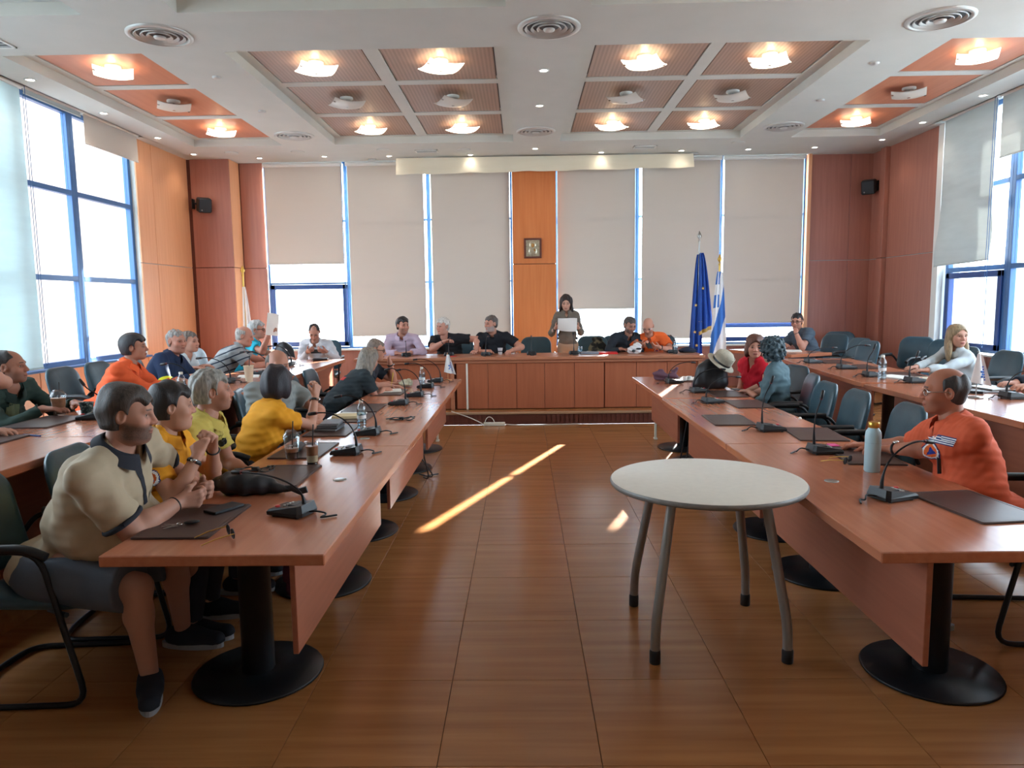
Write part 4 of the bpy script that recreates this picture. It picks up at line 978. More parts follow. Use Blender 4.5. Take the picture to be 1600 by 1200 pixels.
    bv = BVHTree.FromPolygons([Vector(p) for p in P], [tuple(map(int, q)) for q in Q])
    # ---- trousers
    if legs:
        pts = np.array([hip] + [q for sd in LG for q in LG[sd]]); Fd = Field(pts.min(0) - .2, pts.max(0) + .13, max(res, .010))
        if stand: Fd.ell(hip + up * .05, (.150 * s * g, .115 * s * g, .12), (r, f, up), .04)
        Fd.ell(hip + up * .01, (.172 * s * g + .006, (.13 + .02 * belly) * s * g + .006, .12 * s), (r, f, up), .04)
        for sd in LG:
            hj, kn, an = LG[sd]
            if shorts:
                e2 = kn + (an - kn) * .02; Fd.cap(hj, kn - unit(kn - hj) * .035, .090 * s * g, .078 * s * g, .05, flat=True)
            else: Fd.cap(hj, kn, .086 * s * g, .064 * s, .04); Fd.cap(kn, an + up * .03, .064 * s, .056 * s, .03, flat=True)
        Fd.noise(.0018, 30, seed + 3); Fd.cut(hip + up * (.09 if not stand else .07), up)
        P, Q = Fd.nets(); link('shorts' if shorts else 'trousers', np_mesh('trousers', P - org, Q, plain(*trousers)), root)
        for sd in LG:
            hj, kn, an = LG[sd]; ft = f if not (feet and ('d', sd) in feet) else unit(V3(feet[('d', sd)])); zf2 = an[2] - .075 + .022
            b0 = V3(an[0], an[1], zf2) - ft * .045; Fd = Field(np.minimum(b0, b0 + ft * .25) - .09, np.maximum(b0, b0 + ft * .25) + .13, max(res, .009)); rs = np.cross(ft, up)
            Fd.cap(b0 + up * .03, b0 + ft * .10 + up * .028, .042, .044, .03); Fd.cap(b0 + ft * .10 + up * .022, b0 + ft * .205 + up * .012, .046, .040, .03); Fd.cap(an - up * .045, an + up * .012, .046, .044, .03, flat=True)
            Fd.cut(b0, -up); P, Q = Fd.nets(); sh = link('shoe', np_mesh('shoe', P - org, Q, plain(*shoes)), root)
            if sd == 1 or res < .008:
                pass
            m = MB(); ol = []
            for k in range(24):
                a_ = 2 * math.pi * k / 24; c = math.cos(a_); q = b0 + ft * (.090 + .150 * c) + rs * (.045 + .003 * c) * math.sin(a_); ol.append(q - org)
            m.prism([(q[0], q[1]) for q in ol][::-1], zf2 - .021 - org[2], zf2 + .004 - org[2]); m.build('sole', plain(150, 152, 155), sh)
    # ---- hair, beard
    if hair not in ('bald',):
        hres = max(hh * 1.1, .004); cur = hair == 'curly'; lng = hair in ('long', 'longback')
        Fd = Field(head - (.19 if not lng else .36), head + .17, hres if not lng else max(hres, .006))
        E = lambda c, rr, k=.02, op='add': Fd.ell(H(*c), V3(rr) * s, HX, k, op)
        t_ = {'short': .010, 'crop': .005, 'ring': .007, 'receding': .008, 'curly': .028, 'long': .014, 'longback': .013, 'full': .018, 'bob': .024}[hair]
        E((0, -.014, .036), (.0745 + t_, .095 + t_, .080 + t_), 0); E((0, -.03, -.01), (.066 + t_, .07 + t_, .075 + t_), .02)
        if lng:
            E((0, -.075, -.10), (.078, .045, .17), .05)
            for q in (1, -1):
                E((q * .078, -.015, -.085), (.026, .042, .15), .03)
                if hair == 'longback': E((q * .088, .02, -.165), (.028, .030, .10), .03)
        if hair == 'bob':
            for q in (1, -1): E((q * .08, -.01, -.05), (.028, .05, .07), .03)
            E((0, -.07, -.05), (.08, .05, .075), .04)
        if cur: E((0, -.03, -.03), (.095, .085, .08), .03)
        Fd.noise((.0012 if lng else .0022) if not cur else .0062, 55 if not cur else 135, seed + 5, (1, 1, .6) if not cur else (1, 1, 1))
        if lng:
            Fd.noise(.0012, 80, seed + 6, (1, 1, .05))
        fw = .080 if not cur else .066
        E((0, .132, -.035), (fw if not lng else .075, .095 if lng else .090, .126 if hair not in ('full', 'bob') else .121), .008, 'sub'); E((0, .11 if not lng else .10, -.12 if not lng else -.15), (.09 if not lng else .066, .10 if not lng else .12, .09 if not lng else .13), .01, 'sub')
        if not lng and not cur and hair != 'bob':
            for q in (1, -1): E((q * .074, .066, .010 if hair != 'ring' else .03), (.034, .048, .074 if hair != 'ring' else .10), .014, 'sub')
        if hair == 'receding': E((0, .075, .10), (.048, .070, .050), .03, 'sub')
        if hair == 'ring': E((0, .025, .105), (.066, .112, .066), .03, 'sub')
        if not lng and not cur and hair != 'bob':
            Fd.cut(H(0, 0, -.068), -hu)
            for q in (1, -1): E((q * .080, -.006, -.012), (.022, .022, .036), .008, 'sub'); E((q * .075, .02, -.055), (.03, .045, .035), .01, 'sub')
        if not lng and hair != 'bob': Fd.cap(H(0, .02, -.09), N, .045 * s, .05 * s, .01, 'sub')
        P, Q = Fd.nets(); link('hair', np_mesh('hair', P - org, Q, hairmat(hc)), root)
    # ---- glasses
    if glasses:
        gm = M['black_metal'] if glasses == 'dark' else M['chrome']
        m = MB(); g0 = .0022 if res < .008 else .003
        for q in (1, -1):
            c = (q * .033, .092, .002); m.tube([H(c[0] + .022 * math.cos(a), c[1] - .010 * abs(math.cos(a)) * (1 if math.cos(a) * q > 0 else 0), c[2] + .017 * math.sin(a)) - org for a in np.linspace(0, 2 * math.pi, 17)], g0, 6, caps=False)
            m.tube([H(q * .055, .082, .006) - org, H(q * .076, .06, .006) - org, H(q * .080, -.005, .004) - org, H(q * .079, -.022, -.012) - org], g0, 6)
        m.tube([H(-.011, .094, .004) - org, H(0, .099, .007) - org, H(.011, .094, .004) - org], g0, 6); m.build('glasses', gm, root)
    # ---- collar
    if collar:
        m = MB(); cm = plain(*collar); nn = 36; P = []
        nk = unit(u + hu * .3); rr0 = .066 * s * (1 + (g - 1) * .35) * (1 if sex == 'm' else .88)
        for v in range(6):
            row = []
            for i in range(nn + 1):
                a = math.pi / 2 + .30 + (2 * math.pi - .60) * i / nn; fr = abs(math.sin((a - math.pi / 2) / 2)); tip = (1 - fr) ** 2
                if v < 3: rad = rr0 + .006; zz = .002 + .024 * v
                else: rad = rr0 + .012 + .010 * (v - 2.6) * (1 + (g - 1) * .8); zz = .052 - (.016 + .009 * tip) * (v - 2.4)
                row.append(N + (rc * math.cos(a) * rad * 1.03 + fc * (math.sin(a) * rad + .010)) + nk * zz - nk * .012 * max(0, math.sin(a)) - org)
            P.append(row)
        m.grid(P); m.grid([[p + 0 for p in rw] for rw in P][::-1]); m.build('collar', cm, root)
    # ---- wrist things
    for it in (wr or ()):
        sd, kind = it[0], it[1]; a, e, w, hd = arm[sd]; ax = unit(w - e); c = w - ax * (.035 if kind == 'watch' else .02); x0 = unit(np.cross(ax, V3(.3, .2, .9))); y0 = np.cross(ax, x0); rad = .032 * s
        m = MB(); m.tube([c + (x0 * math.cos(t) + y0 * math.sin(t)) * rad - org for t in np.linspace(0, 2 * math.pi, 19)], .010 if kind == 'watch' else .004, 8, caps=False, flat=.4 if kind == 'watch' else 1)
        o = m.build('wristwatch' if kind == 'watch' else 'bracelet', M['black_plastic'], root)
        if kind == 'watch': m = MB(); tp = unit(-V3(hd['n']) - ax * (ax @ -V3(hd['n']))); m.ball(c + tp * (rad + .004) - org, (.017, .017, .010), 12, 8); m.build('watch_case', M['chrome'], o)
    R = Person(); R.__dict__.update(root=root, org=org, bv=bv, N=N, u=u, rc=rc, fc=fc, C=Cc, S0=S0, arm=arm, s=s, H=H, head=head, hf=hf, f=f, r=r)
    return R
def patch(R, o, d, upv, w, h, n, fn, name='emblem', off=.003):
    """print conformed to the shirt: grid cast along d from o; fn(u, v) -> colour or None"""
    d = unit(d); o = V3(o); rv = unit(np.cross(d, upv)); uv = np.cross(rv, d); nn = n; G = {}
    for i in range(nn + 1):
        for j in range(nn + 1):
            p = o + rv * (w / 2 * (2 * i / nn - 1)) + uv * (h / 2 * (2 * j / nn - 1)) - d * .12
            hit = R.bv.ray_cast(Vector(p), Vector(d), .5)
            if hit[0] is not None: G[i, j] = np.array(hit[0]) - d * off - R.org
    P, Q, C = [], [], []
    for i in range(nn):
        for j in range(nn):
            ks = [(i, j), (i + 1, j), (i + 1, j + 1), (i, j + 1)]; c = fn((2 * i + 1) / nn - 1, (2 * j + 1) / nn - 1)
            if c is None or not all(k in G for k in ks): continue
            Q.append([len(P) + q for q in range(4)]); P += [G[k] for k in ks]; C += [lin(c)] * 4
    if P: return link(name, np_mesh(name, np.array(P), np.array(Q), M['print'], np.array(C)), R.root)
def civil(u, v):
    q = math.hypot(u, v)
    if q > 1: return None
    if q > .88: return (30, 50, 110)
    if q > .66: return (226, 226, 226)
    if v > -.36 and abs(u) < (.5 - v) * .62 and v < .5: return (30, 50, 130)
    return (222, 104, 48)
def greek(u, v):
    if u < -.2 and v > -.1: return (235, 235, 235) if (abs(u + .6) < .08 or abs(v - .42) < .1) else (40, 66, 120)
    return (40, 66, 120) if int((v + 1) * 4.5) % 2 == 0 else (235, 235, 235)
def shield(u, v):
    if v < -.2 and abs(u) > 1.1 + v * .9: return None
    if abs(u) > .8 or v > .85 or (v < -.2 and abs(u) > .9 + v * .9): return (60, 150, 150)
    if abs(u) < .35 and -.4 < v < .3: return (60, 90, 150)
    return (226, 220, 190)
def chest(R, x, z, w, h, n, fn, name='emblem'):
    return patch(R, R.S0 + R.rc * x - R.u * z + R.fc * .2, -R.fc, R.u, w, h, n, fn, name)
def placket(R, col, L=.14):
    c2 = tuple(int(c * .8) for c in col)
    return patch(R, R.N - R.u * (L / 2 + .012) + R.fc * .25, -R.fc, R.u, .030, L, 10, lambda u, v: (210, 200, 185) if abs(u) < .25 and abs((v * 2.0) % 1 - .5) < .1 else (col if abs(u) < .8 else c2), 'placket', .003)
# ---------------------------------------------------------------- the people
def flat(w, f, n=(0, 0, -1), curl=(.15, .3, .2), thumb=.2, spread=.12): return dict(w=w, f=f, n=n, curl=curl, thumb=thumb, spread=spread)
CL = (.75, .95, .6)
GR = (112, 114, 120)
# --- inner desks, near side
p7 = person('big bearded man in beige polo shirt and denim shorts with clasped hands', (-1.96, 2.97), 0, 4, (-1.60, 2.875, 1.170), 14, -8, res=.0052, g=1.46, belly=1.0, skin=(198, 148, 126),
    shirt=(172, 155, 130), collar=(44, 46, 54), hair='full', hc=(74, 64, 58), beard=(66, 58, 54), shorts=True, trousers=(82, 90, 102), shirt_fr=.80,
    hands={1: dict(w=(-1.47, 2.975, .772), f=(.80, .55, .02), n=(-.45, .85, .15), curl=CL, thumb=.5), -1: dict(w=(-1.48, 3.20, .775), f=(.82, -.50, .05), n=(-.45, -.85, .1), curl=CL, thumb=.5)},
    pole={1: (-.15, -.9, -.75), -1: (-.1, .9, -.6)}, knees={1: (-1.58, 2.78, .48), -1: (-1.47, 3.14, .47)}, feet={1: (-1.56, 2.82, .075), -1: (-1.62, 3.24, .075), ('d', 1): (.40, -.85, 0), ('d', -1): (.95, -.05, 0)},
    wr=[(1, 'band')], shoes=(38, 42, 50))
placket(p7, (44, 46, 54), .16)
patch(p7, p7.S0 + p7.rc * -.10 - p7.u * .16 + p7.fc * .3, -p7.fc, p7.u, .10, .11, 10, lambda u, v: (182, 168, 146) if v < .84 else (132, 118, 98), 'pocket')
for sd in (1, -1):
    a, e, w, hd = p7.arm[sd]; c = a + (e - a) * .785; ax = unit(e - a); x0 = unit(np.cross(ax, V3(.3, .2, .9))); y0 = np.cross(ax, x0); m = MB()
    m.tube([c + (x0 * math.cos(t) + y0 * math.sin(t)) * .075 - p7.org for t in np.linspace(0, 2 * math.pi, 25)], .011, 8, caps=False); m.build('sleeve_cuff', plain(44, 46, 54), p7.root)
p8 = person('woman with short dark hair in amber yellow polo, clasped hands raised', (-1.93, 3.40), 0, 5, (-1.68, 3.40, 1.125), 30, -4, sex='f', res=.006, g=1.3, belly=.6, skin=(206, 156, 132),
    shirt=(222, 150, 38), collar=(222, 150, 38), hair='full', hc=(38, 32, 32), trousers=(44, 46, 56),
    hands={1: dict(w=(-1.50, 3.25, .92), f=(.1, .35, .9), n=(-.3, .9, -.2), curl=CL, thumb=.5), -1: dict(w=(-1.50, 3.41, .92), f=(.1, -.35, .9), n=(-.3, -.9, -.2), curl=CL, thumb=.5)},
    pole={1: (-.1, -.5, -1), -1: (-.1, .6, -.9)}, wr=[(1, 'watch'), (-1, 'band')])
a, e, w, hd = p8.arm[1]; patch(p8, (a * .55 + e * .45) + V3(0, -.2, .0), (0, 1, 0), (0, 0, 1), .075, .075, 18, civil)
p9 = person('grey-haired man in pale yellow polo with sunglasses hooked on collar', (-1.95, 3.95), 0, 8, (-1.72, 3.95, 1.130), 28, 0, res=.006, g=1.05, skin=(196, 142, 118),
    shirt=(190, 168, 84), collar=(190, 168, 84), hair='full', hc=(150, 146, 138), stubble=.25, hands={1: flat((-1.60, 3.86, .60), (1, .1, -.3)), -1: flat((-1.55, 4.08, .60), (1, 0, -.3))})
chest(p9, -.085, .13, .075, .075, 18, civil); chest(p9, .075, .10, .06, .08, 14, shield); placket(p9, (180, 158, 78), .12)
m = MB()
for q in (1, -1): m.ball(p9.N + p9.fc * .125 + p9.rc * q * .022 - p9.u * .085 - p9.org, (.02, .006, .02))
m.tube([p9.N + p9.fc * .125 - p9.rc * .04 - p9.u * .07 - p9.org, p9.N + p9.fc * .125 + p9.rc * .04 - p9.u * .07 - p9.org], .004, 6); m.build('sunglasses', M['black_plastic'], p9.root)
p11 = person('brunette woman in amber yellow polo seen from behind, hand raised', (-1.90, 4.68), 0, 38, (-1.66, 4.84, 1.075), 72, -6, sex='f', res=.006, g=1.12, skin=(208, 158, 134), shirt=(222, 152, 36), collar=(222, 152, 36),
    hair='bob', hc=(42, 36, 42), hands={1: dict(w=(-1.45, 4.98, .965), f=(.15, .25, .95), n=(-.6, .5, .2), curl=(.8, .9, .5), thumb=.6), -1: flat((-1.52, 5.07, .745), (.6, -.75, 0), curl=(.4, .6, .4))},
    pole={1: (.3, -.3, -1), -1: (.2, .6, -.7)}, wr=[(1, 'watch'), (-1, 'band')])
chest(p11, -.08, .13, .06, .08, 14, shield)
p10 = person('balding man in grey polo shirt partly hidden behind brunette woman', (-2.02, 5.42), 0, -28, (-1.83, 5.36, 1.150), -52, -10, res=.0065, g=1.3, belly=.6, skin=(204, 146, 122), shirt=(134, 138, 136), collar=(120, 124, 124),
    hair='ring', hc=(96, 84, 76), hands={1: flat((-1.66, 5.14, .74), (.8, .5, 0)), -1: flat((-1.52, 5.26, .745), (.3, -.95, 0))}, pole={1: (-.6, -.6, -.6), -1: (.6, .75, -.4)})
p12 = person('woman with long grey-blonde hair in dark T-shirt leaning to write', (-1.98, 6.72), 0, 30, (-1.51, 7.08, 1.055), 52, -22, sex='f', res=.008, skin=(200, 146, 124), shirt=(44, 52, 56), hair='long', hc=(140, 128, 116), collar=None,
    hands={1: dict(w=(-1.40, 7.15, .745), f=(.9, .4, -.1), n=(-.2, .5, -.8), curl=(.6, .8, .5), thumb=.7), -1: flat((-1.36, 7.42, .745), (.9, -.2, 0))}, pole={1: (.1, -.7, -.7), -1: (-.2, .8, -.5)})
patch(p12, p12.C - p12.f * .3 + V3(0, -.02, .09), p12.f, (0, 0, 1), .11, .028, 12, lambda u, v: (190, 60, 56) if abs(math.sin(u * 14)) > .3 else None, 'print')
p13 = person('bald man with glasses in dark shirt resting face on hand', (-1.92, 7.72), 0, 0, (-1.58, 7.78, 1.105), 5, -12, res=.0085, skin=(206, 150, 126), shirt=(42, 46, 54), hair='crop', hc=(130, 112, 100), glasses='dark', g=1.1,
    hands={-1: dict(w=(-1.46, 7.88, .96), f=(-.1, -.1, 1), n=(-1, -.1, 0), curl=(.5, .6, .4), thumb=.4), 1: flat((-1.43, 7.62, .75), (.8, .4, 0))}, pole={-1: (.3, .5, -1), 1: (0, -.8, -.6)}, wr=[(-1, 'watch')])
# --- window-side row on the left platform
p0 = person('person with bare raised forearm, cut off by the picture edge', (-3.72, 4.10), PL, 10, (-3.36, 4.16, 1.30), 30, -8, res=.009, skin=(204, 154, 132), shirt=(40, 52, 50), hair='short', hc=(60, 50, 46),
    hands={-1: dict(w=(-3.27, 4.22, 1.27), f=(-.5, -.4, .4), n=(-.4, -.6, -.2), curl=CL), 1: flat((-3.05, 4.0, .91), (1, .2, 0))}, pole={-1: (1.0, .75, -.1), 1: (0, -.8, -.6)}, shirt_fr=.5)
p1 = person('man with thinning dark hair in dark green jacket leaning back', (-3.66, 5.0), PL, 0, (-3.47, 4.83, 1.205), 12, 2, res=.0075, g=1.1, skin=(176, 122, 100), shirt=(42, 58, 52), sleeve='long', collar=(38, 52, 48), hair='receding', hc=(44, 38, 36), stubble=.35,
    hands={1: flat((-3.20, 4.72, .93), (.95, .2, 0)), -1: flat((-3.16, 5.0, .93), (.9, -.4, 0))}, open_neck=.6)
chest(p1, .02, .06, .13, .20, 8, lambda u, v: (104, 112, 84) if abs(u) < .75 - .3 * v else None, 'undershirt')
p2 = person('man with black hair in orange long-sleeved shirt by the window', (-3.75, 6.22), PL, 8, (-3.41, 6.30, 1.245), 15, 0, res=.008, g=1.1, skin=(190, 134, 110), shirt=(222, 92, 50), sleeve='long', collar=(238, 100, 52), hair='full', hc=(48, 44, 46),
    hands={1: flat((-3.16, 6.42, .92), (.8, .5, 0)), -1: flat((-3.16, 6.56, .925), (.7, -.5, 0))})
chest(p2, .08, .13, .07, .07, 14, lambda u, v: None if math.hypot(u, v) > 1 else ((150, 60, 40) if math.hypot(u, v) > .7 or abs(u) < .3 else (226, 104, 60)))
p3 = person('grey-haired man in navy firefighter jacket with yellow reflective bands', (-3.78, 7.05), PL, -4, (-3.43, 7.12, 1.255), -22, -4, res=.0085, g=1.28, belly=.6, skin=(200, 140, 118), shirt=(34, 48, 76), sleeve='long', collar=(34, 46, 72), hair='crop', hc=(150, 146, 142), stubble=.2,
    hands={1: flat((-3.20, 6.92, .92), (.7, .6, 0)), -1: flat((-3.18, 7.22, .925), (.7, -.6, 0))})
for sd in (1, -1):
    a, e, w, hd = p3.arm[sd]; ax = unit(e - a); c = a + (e - a) * .86; x0 = unit(np.cross(ax, V3(.3, .2, .9))); y0 = np.cross(ax, x0); m = MB()
    for dq, mat_ in ((0, (214, 212, 40)),): m.tube([c - ax * .022, c + ax * .022], .064, 20); 
    m.v = [tuple(V3(q) - p3.org) for q in m.v]; m.build('reflective_band', plain(206, 206, 48), p3.root)
    m = MB(); m.tube([c + ax * .024, c + ax * .05], .0625, 20); m.v = [tuple(V3(q) - p3.org) for q in m.v]; m.build('reflective_band', plain(196, 140, 70), p3.root)
chest(p3, .10, .12, .09, .03, 14, lambda u, v: (190, 190, 180) if abs(math.sin(u * 9 + 1)) > .4 else None, 'badge')
p3b = person('person in white shirt mostly hidden behind man in navy jacket', (-3.85, 7.72), PL, 0, (-3.58, 7.72, 1.215), -8, 0, res=.011, skin=(206, 152, 130), shirt=(206, 216, 220), hair='short', hc=(120, 108, 100), legs=False)
stripe = noisy('striped_polo', srgb(150, 154, 156), srgb(162, 166, 168), 6, rough=.85); t = NT(stripe); pb = t.n['Principled BSDF']
wv = t.new('ShaderNodeTexWave'); wv.bands_direction = 'Z'; wv.inputs['Scale'].default_value = 4.6; wv.inputs['Distortion'].default_value = .6; wv.inputs['Detail'].default_value = 0
tc = t.new('ShaderNodeTexCoord'); mp = t.new('ShaderNodeMapping'); mp.inputs['Rotation'].default_value = (0, .35, 0); t.link(tc.outputs['Object'], mp.inputs[0]); t.link(mp.outputs[0], wv.inputs[0])
cr2 = t.new('ShaderNodeValToRGB'); cr2.color_ramp.elements[0].position = .86; cr2.color_ramp.elements[1].position = .9; t.link(wv.outputs['Fac'], cr2.inputs[0])
mx = t.new('ShaderNodeMix', data_type='RGBA'); t.link(cr2.outputs[0], mx.inputs[0]); cr0 = [n for n in t.n if n.type == 'VALTORGB' and n != cr2][0]; t.link(cr0.outputs[0], mx.inputs[6]); mx.inputs[7].default_value = srgb(40, 48, 66); t.link(mx.outputs[2], pb.inputs['Base Color'])
p4 = person('older balding man in grey polo with dark stripes leaning on desk', (-3.80, 8.35), PL, 15, (-3.30, 8.55, 1.235), 8, -12, res=.009, g=1.2, belly=.5, skin=(208, 146, 124), shirt_mat=stripe, collar=(140, 146, 150), hair='ring', hc=(170, 164, 158),
    hands={1: flat((-2.98, 8.52, .92), (.9, .4, 0)), -1: flat((-2.98, 8.74, .925), (.9, -.3, 0))}, wr=[(1, 'band')])
p5 = person('grey-haired man with glasses in turquoise shirt holding up a paper', (-3.74, 9.12), PL, 5, (-3.39, 9.22, 1.285), 2, 0, res=.009, skin=(196, 140, 118), shirt=(40, 170, 196), collar=(40, 160, 186), hair='full', hc=(172, 172, 170), glasses='dark',
    hands={1: dict(w=(-3.12, 8.86, 1.24), f=(.6, .1, .75), n=(.2, .9, -.1), curl=(.7, .5, .3), thumb=.5), -1: flat((-3.05, 9.22, .92), (.9, -.2, 0))}, pole={1: (.5, -.4, -1), -1: (0, .7, -.7)})
p6 = person('man in white shirt bent over his phone before the blue sash window', (-2.93, 10.35), PL, -88, (-2.92, 10.12, 1.21), -82, -38, res=.0095, skin=(190, 138, 118), shirt=(192, 194, 200), sleeve='long', collar=(214, 216, 220), hair='receding', hc=(58, 48, 46),
    hands={1: dict(w=(-2.97, 9.94, .95), f=(.5, -.6, .1), n=(.5, .5, .6), curl=(.6, .7, .4)), -1: dict(w=(-2.72, 9.94, .95), f=(-.5, -.6, .1), n=(-.5, .5, .6), curl=(.6, .7, .4))})
# --- podium
PB = dict(res=.0095)
p14 = person('man with black hair in lilac shirt leaning on podium desk', (-1.74, 10.55), PL, -88, (-1.71, 10.33, 1.285), -48, -6, g=1.25, belly=.4, skin=(196, 142, 120), shirt=(178, 160, 178), sleeve='long', collar=(186, 168, 186), hair='full', hc=(44, 38, 38), stubble=.45,
    hands={1: flat((-1.76, 10.06, .905), (.8, -.4, 0)), -1: flat((-1.56, 10.04, .915), (-.85, -.3, 0))}, pole={1: (-.9, .1, -.6), -1: (.9, .1, -.6)}, wr=[(-1, 'watch')], **PB)
p15 = person('white-haired man in black T-shirt turned aside on podium', (-1.02, 10.58), PL, -105, (-1.14, 10.36, 1.262), -128, -4, g=1.25, belly=.7, skin=(206, 152, 132), shirt=(30, 30, 34), hair='full', hc=(206, 202, 196),
    hands={1: dict(w=(-1.10, 10.12, 1.055), f=(.85, -.2, .3), n=(-.2, -.1, -.9), curl=(.5, .6, .4)), -1: flat((-.66, 10.2, .915), (-.2, -.9, 0))}, pole={1: (-.9, -.1, -.8), -1: (1, .2, .1)}, wr=[(1, 'band')], **PB)
p16 = person('grey-bearded man in black polo shirt smiling on podium', (-.40, 10.58), PL, -95, (-.45, 10.36, 1.290), -140, -6, g=1.2, belly=.5, skin=(204, 148, 126), shirt=(28, 30, 36), collar=(28, 30, 36), hair='short', hc=(92, 84, 80), beard=(150, 146, 144),
    hands={1: flat((-.46, 10.15, .91), (-.1, -.9, 0)), -1: flat((-.16, 10.15, .915), (-.4, -.85, 0), curl=(.6, .7, .5))}, pole={1: (-.9, .1, -.6), -1: (.95, .1, -.4)}, **PB)
p17 = person('standing woman with long dark hair reading from a sheet of paper', (.66, 10.62), PL, -92, (.63, 10.47, 1.578), -95, -20, sex='f', skin=(214, 168, 146), shirt=(104, 94, 84), sleeve='long', collar=(108, 98, 88), trousers=(164, 134, 110), hair='longback', hc=(48, 36, 34), stand=True, open_neck=.8,
    hands={1: dict(w=(.47, 10.30, 1.22), f=(.55, -.4, .35), n=(.3, .3, .8), curl=(.5, .6, .4)), -1: dict(w=(.79, 10.31, 1.22), f=(-.55, -.4, .35), n=(-.3, .3, .8), curl=(.5, .6, .4))}, pole={1: (-.35, .5, -.9), -1: (.35, .5, -.9)}, g=.9, **PB)
m = MB(); q_ = [V3(.66, 10.62, 1.055) + V3(.147 * math.cos(t), .116 * math.sin(t), 0) - p17.org for t in np.linspace(0, 2 * math.pi, 25)]; m.tube(q_, .017, 8, caps=False, flat=.35); m.build('belt', M['leather_dark'], p17.root)
p18 = person('dark-haired bearded man in dark blazer pointing at a phone', (1.42, 10.62), PL, -80, (1.53, 10.36, 1.245), -66, -22, g=1.12, skin=(176, 126, 106), shirt=(36, 42, 50), sleeve='long', collar=(34, 40, 48), hair='short', hc=(76, 68, 66), beard=(84, 76, 74), open_neck=.5,
    hands={-1: dict(w=(1.58, 10.14, 1.02), f=(.9, -.3, -.15), n=(-.1, -.1, -1), curl=(.5, .8, .5)), 1: flat((1.38, 10.14, .92), (.6, -.7, 0))}, pole={-1: (.3, .3, -.9), 1: (-.8, .1, -.7)}, wr=[(-1, 'watch')], **PB)
p19 = person('bald man with glasses in orange polo looking at a phone', (1.93, 10.62), PL, -100, (1.79, 10.36, 1.225), -112, -34, g=1.15, belly=.4, skin=(214, 154, 130), shirt=(226, 100, 46), collar=(226, 100, 46), hair='bald', hc=(170, 160, 150), stubble=.2, glasses='chrome',
    hands={1: dict(w=(1.66, 10.12, .96), f=(.4, -.7, .2), n=(.7, .3, .5), curl=(.7, .8, .5)), -1: dict(w=(1.90, 10.12, .94), f=(-.8, -.4, .1), n=(-.3, .5, .7), curl=(.6, .7, .5))}, pole={1: (-.7, .2, -.8), -1: (.9, .1, -.5)}, wr=[(-1, 'watch')], **PB)
chest(p19, -.085, .13, .075, .075, 12, civil)
# --- flag side, inner desks
p20 = person('woman with brown wavy hair in red top turned towards the camera', (2.48, 7.40), 0, 205, (2.30, 7.20, 1.125), -102, -6, sex='f', res=.0085, g=1.15, skin=(208, 152, 130), shirt=(196, 30, 48), hair='bob', hc=(104, 66, 54), shirt_fr=.35, open_neck=.6,
    hands={1: flat((2.15, 7.25, .60), (-1, -.3, 0)), -1: flat((2.12, 7.02, .68), (-.9, .2, 0))}, pole={1: (.2, .7, -.7), -1: (.3, -.7, -.7)})
p21 = person('woman with curly blue-grey hair in teal top seen from behind', (2.42, 6.76), 0, 150, (2.29, 6.68, 1.120), 122, -12, sex='f', res=.008, g=1.1, skin=(206, 154, 132), shirt=(84, 106, 114), sleeve='mid', hair='curly', hc=(62, 80, 88),
    hands={-1: flat((2.12, 6.78, .735), (-.7, .6, 0), curl=(.5, .7, .4)), 1: flat((2.16, 7.0, .70), (-.9, -.3, 0))}, pole={-1: (.2, -.8, -.6), 1: (.2, .8, -.6)})
p22 = person('smiling dark-haired man with glasses in grey T-shirt, chin on hand', (4.30, 10.62), PL, 208, (3.98, 10.58, 1.262), 232, -8, res=.009, g=1.1, skin=(206, 150, 128), shirt=(74, 86, 98), hair='short', hc=(40, 36, 38), glasses='dark', stubble=.2,
    hands={-1: dict(w=(3.90, 10.40, 1.11), f=(-.1, .1, 1), n=(.6, .6, .1), curl=(1.1, 1.2, .7)), 1: flat((3.80, 10.52, .93), (-.2, -.9, 0))}, pole={-1: (.1, -.35, -1), 1: (-.3, .6, -.7)}, wr=[(-1, 'band')])
# --- flag side, outer desks
p23 = person('woman with long blonde hair in white shirt at the flag-side desk', (4.34, 7.06), PL, 186, (4.11, 6.90, 1.225), -88, -4, sex='f', res=.0075, skin=(206, 156, 134), shirt=(184, 192, 196), sleeve='long', collar=(192, 200, 204), hair='longback', hc=(158, 134, 104), open_neck=.7,
    hands={1: flat((3.66, 6.86, .91), (-.9, -.4, 0)), -1: flat((3.66, 6.66, .915), (-.95, .1, 0))}, twist=-10)
p25 = person('person in dark sleeves with hands on desk, cut off at the picture edge', (4.44, 5.68), PL, 182, (4.22, 5.62, 1.24), 180, -5, res=.009, skin=(206, 152, 130), shirt=(34, 40, 52), sleeve='long', hair='short', hc=(60, 50, 46),
    hands={1: flat((3.78, 5.62, .91), (-.97, -.15, 0)), -1: flat((3.78, 5.45, .915), (-.97, -.2, 0))})
p24 = person('balding man with glasses in orange polo behind frosted bottle', (2.31, 3.46), 0, 172, (2.07, 3.56, 1.135), 160, -4, res=.0055, g=1.14, belly=.5, skin=(188, 124, 98), shirt=(206, 92, 60), collar=(206, 92, 60), hair='ring', hc=(62, 58, 58), glasses='chrome', stubble=.25, shirt_fr=.85,
    hands={-1: flat((1.93, 3.93, .755), (-.70, .68, -.03), curl=(.22, .4, .25)), 1: flat((1.99, 4.13, .75), (-.9, .40, -.03), curl=(.22, .4, .25))}, pole={-1: (.1, -.9, -.75), 1: (.2, .9, -.6)}, wr=[(-1, 'watch')])
chest(p24, -.055, .035, .085, .095, 24, civil)
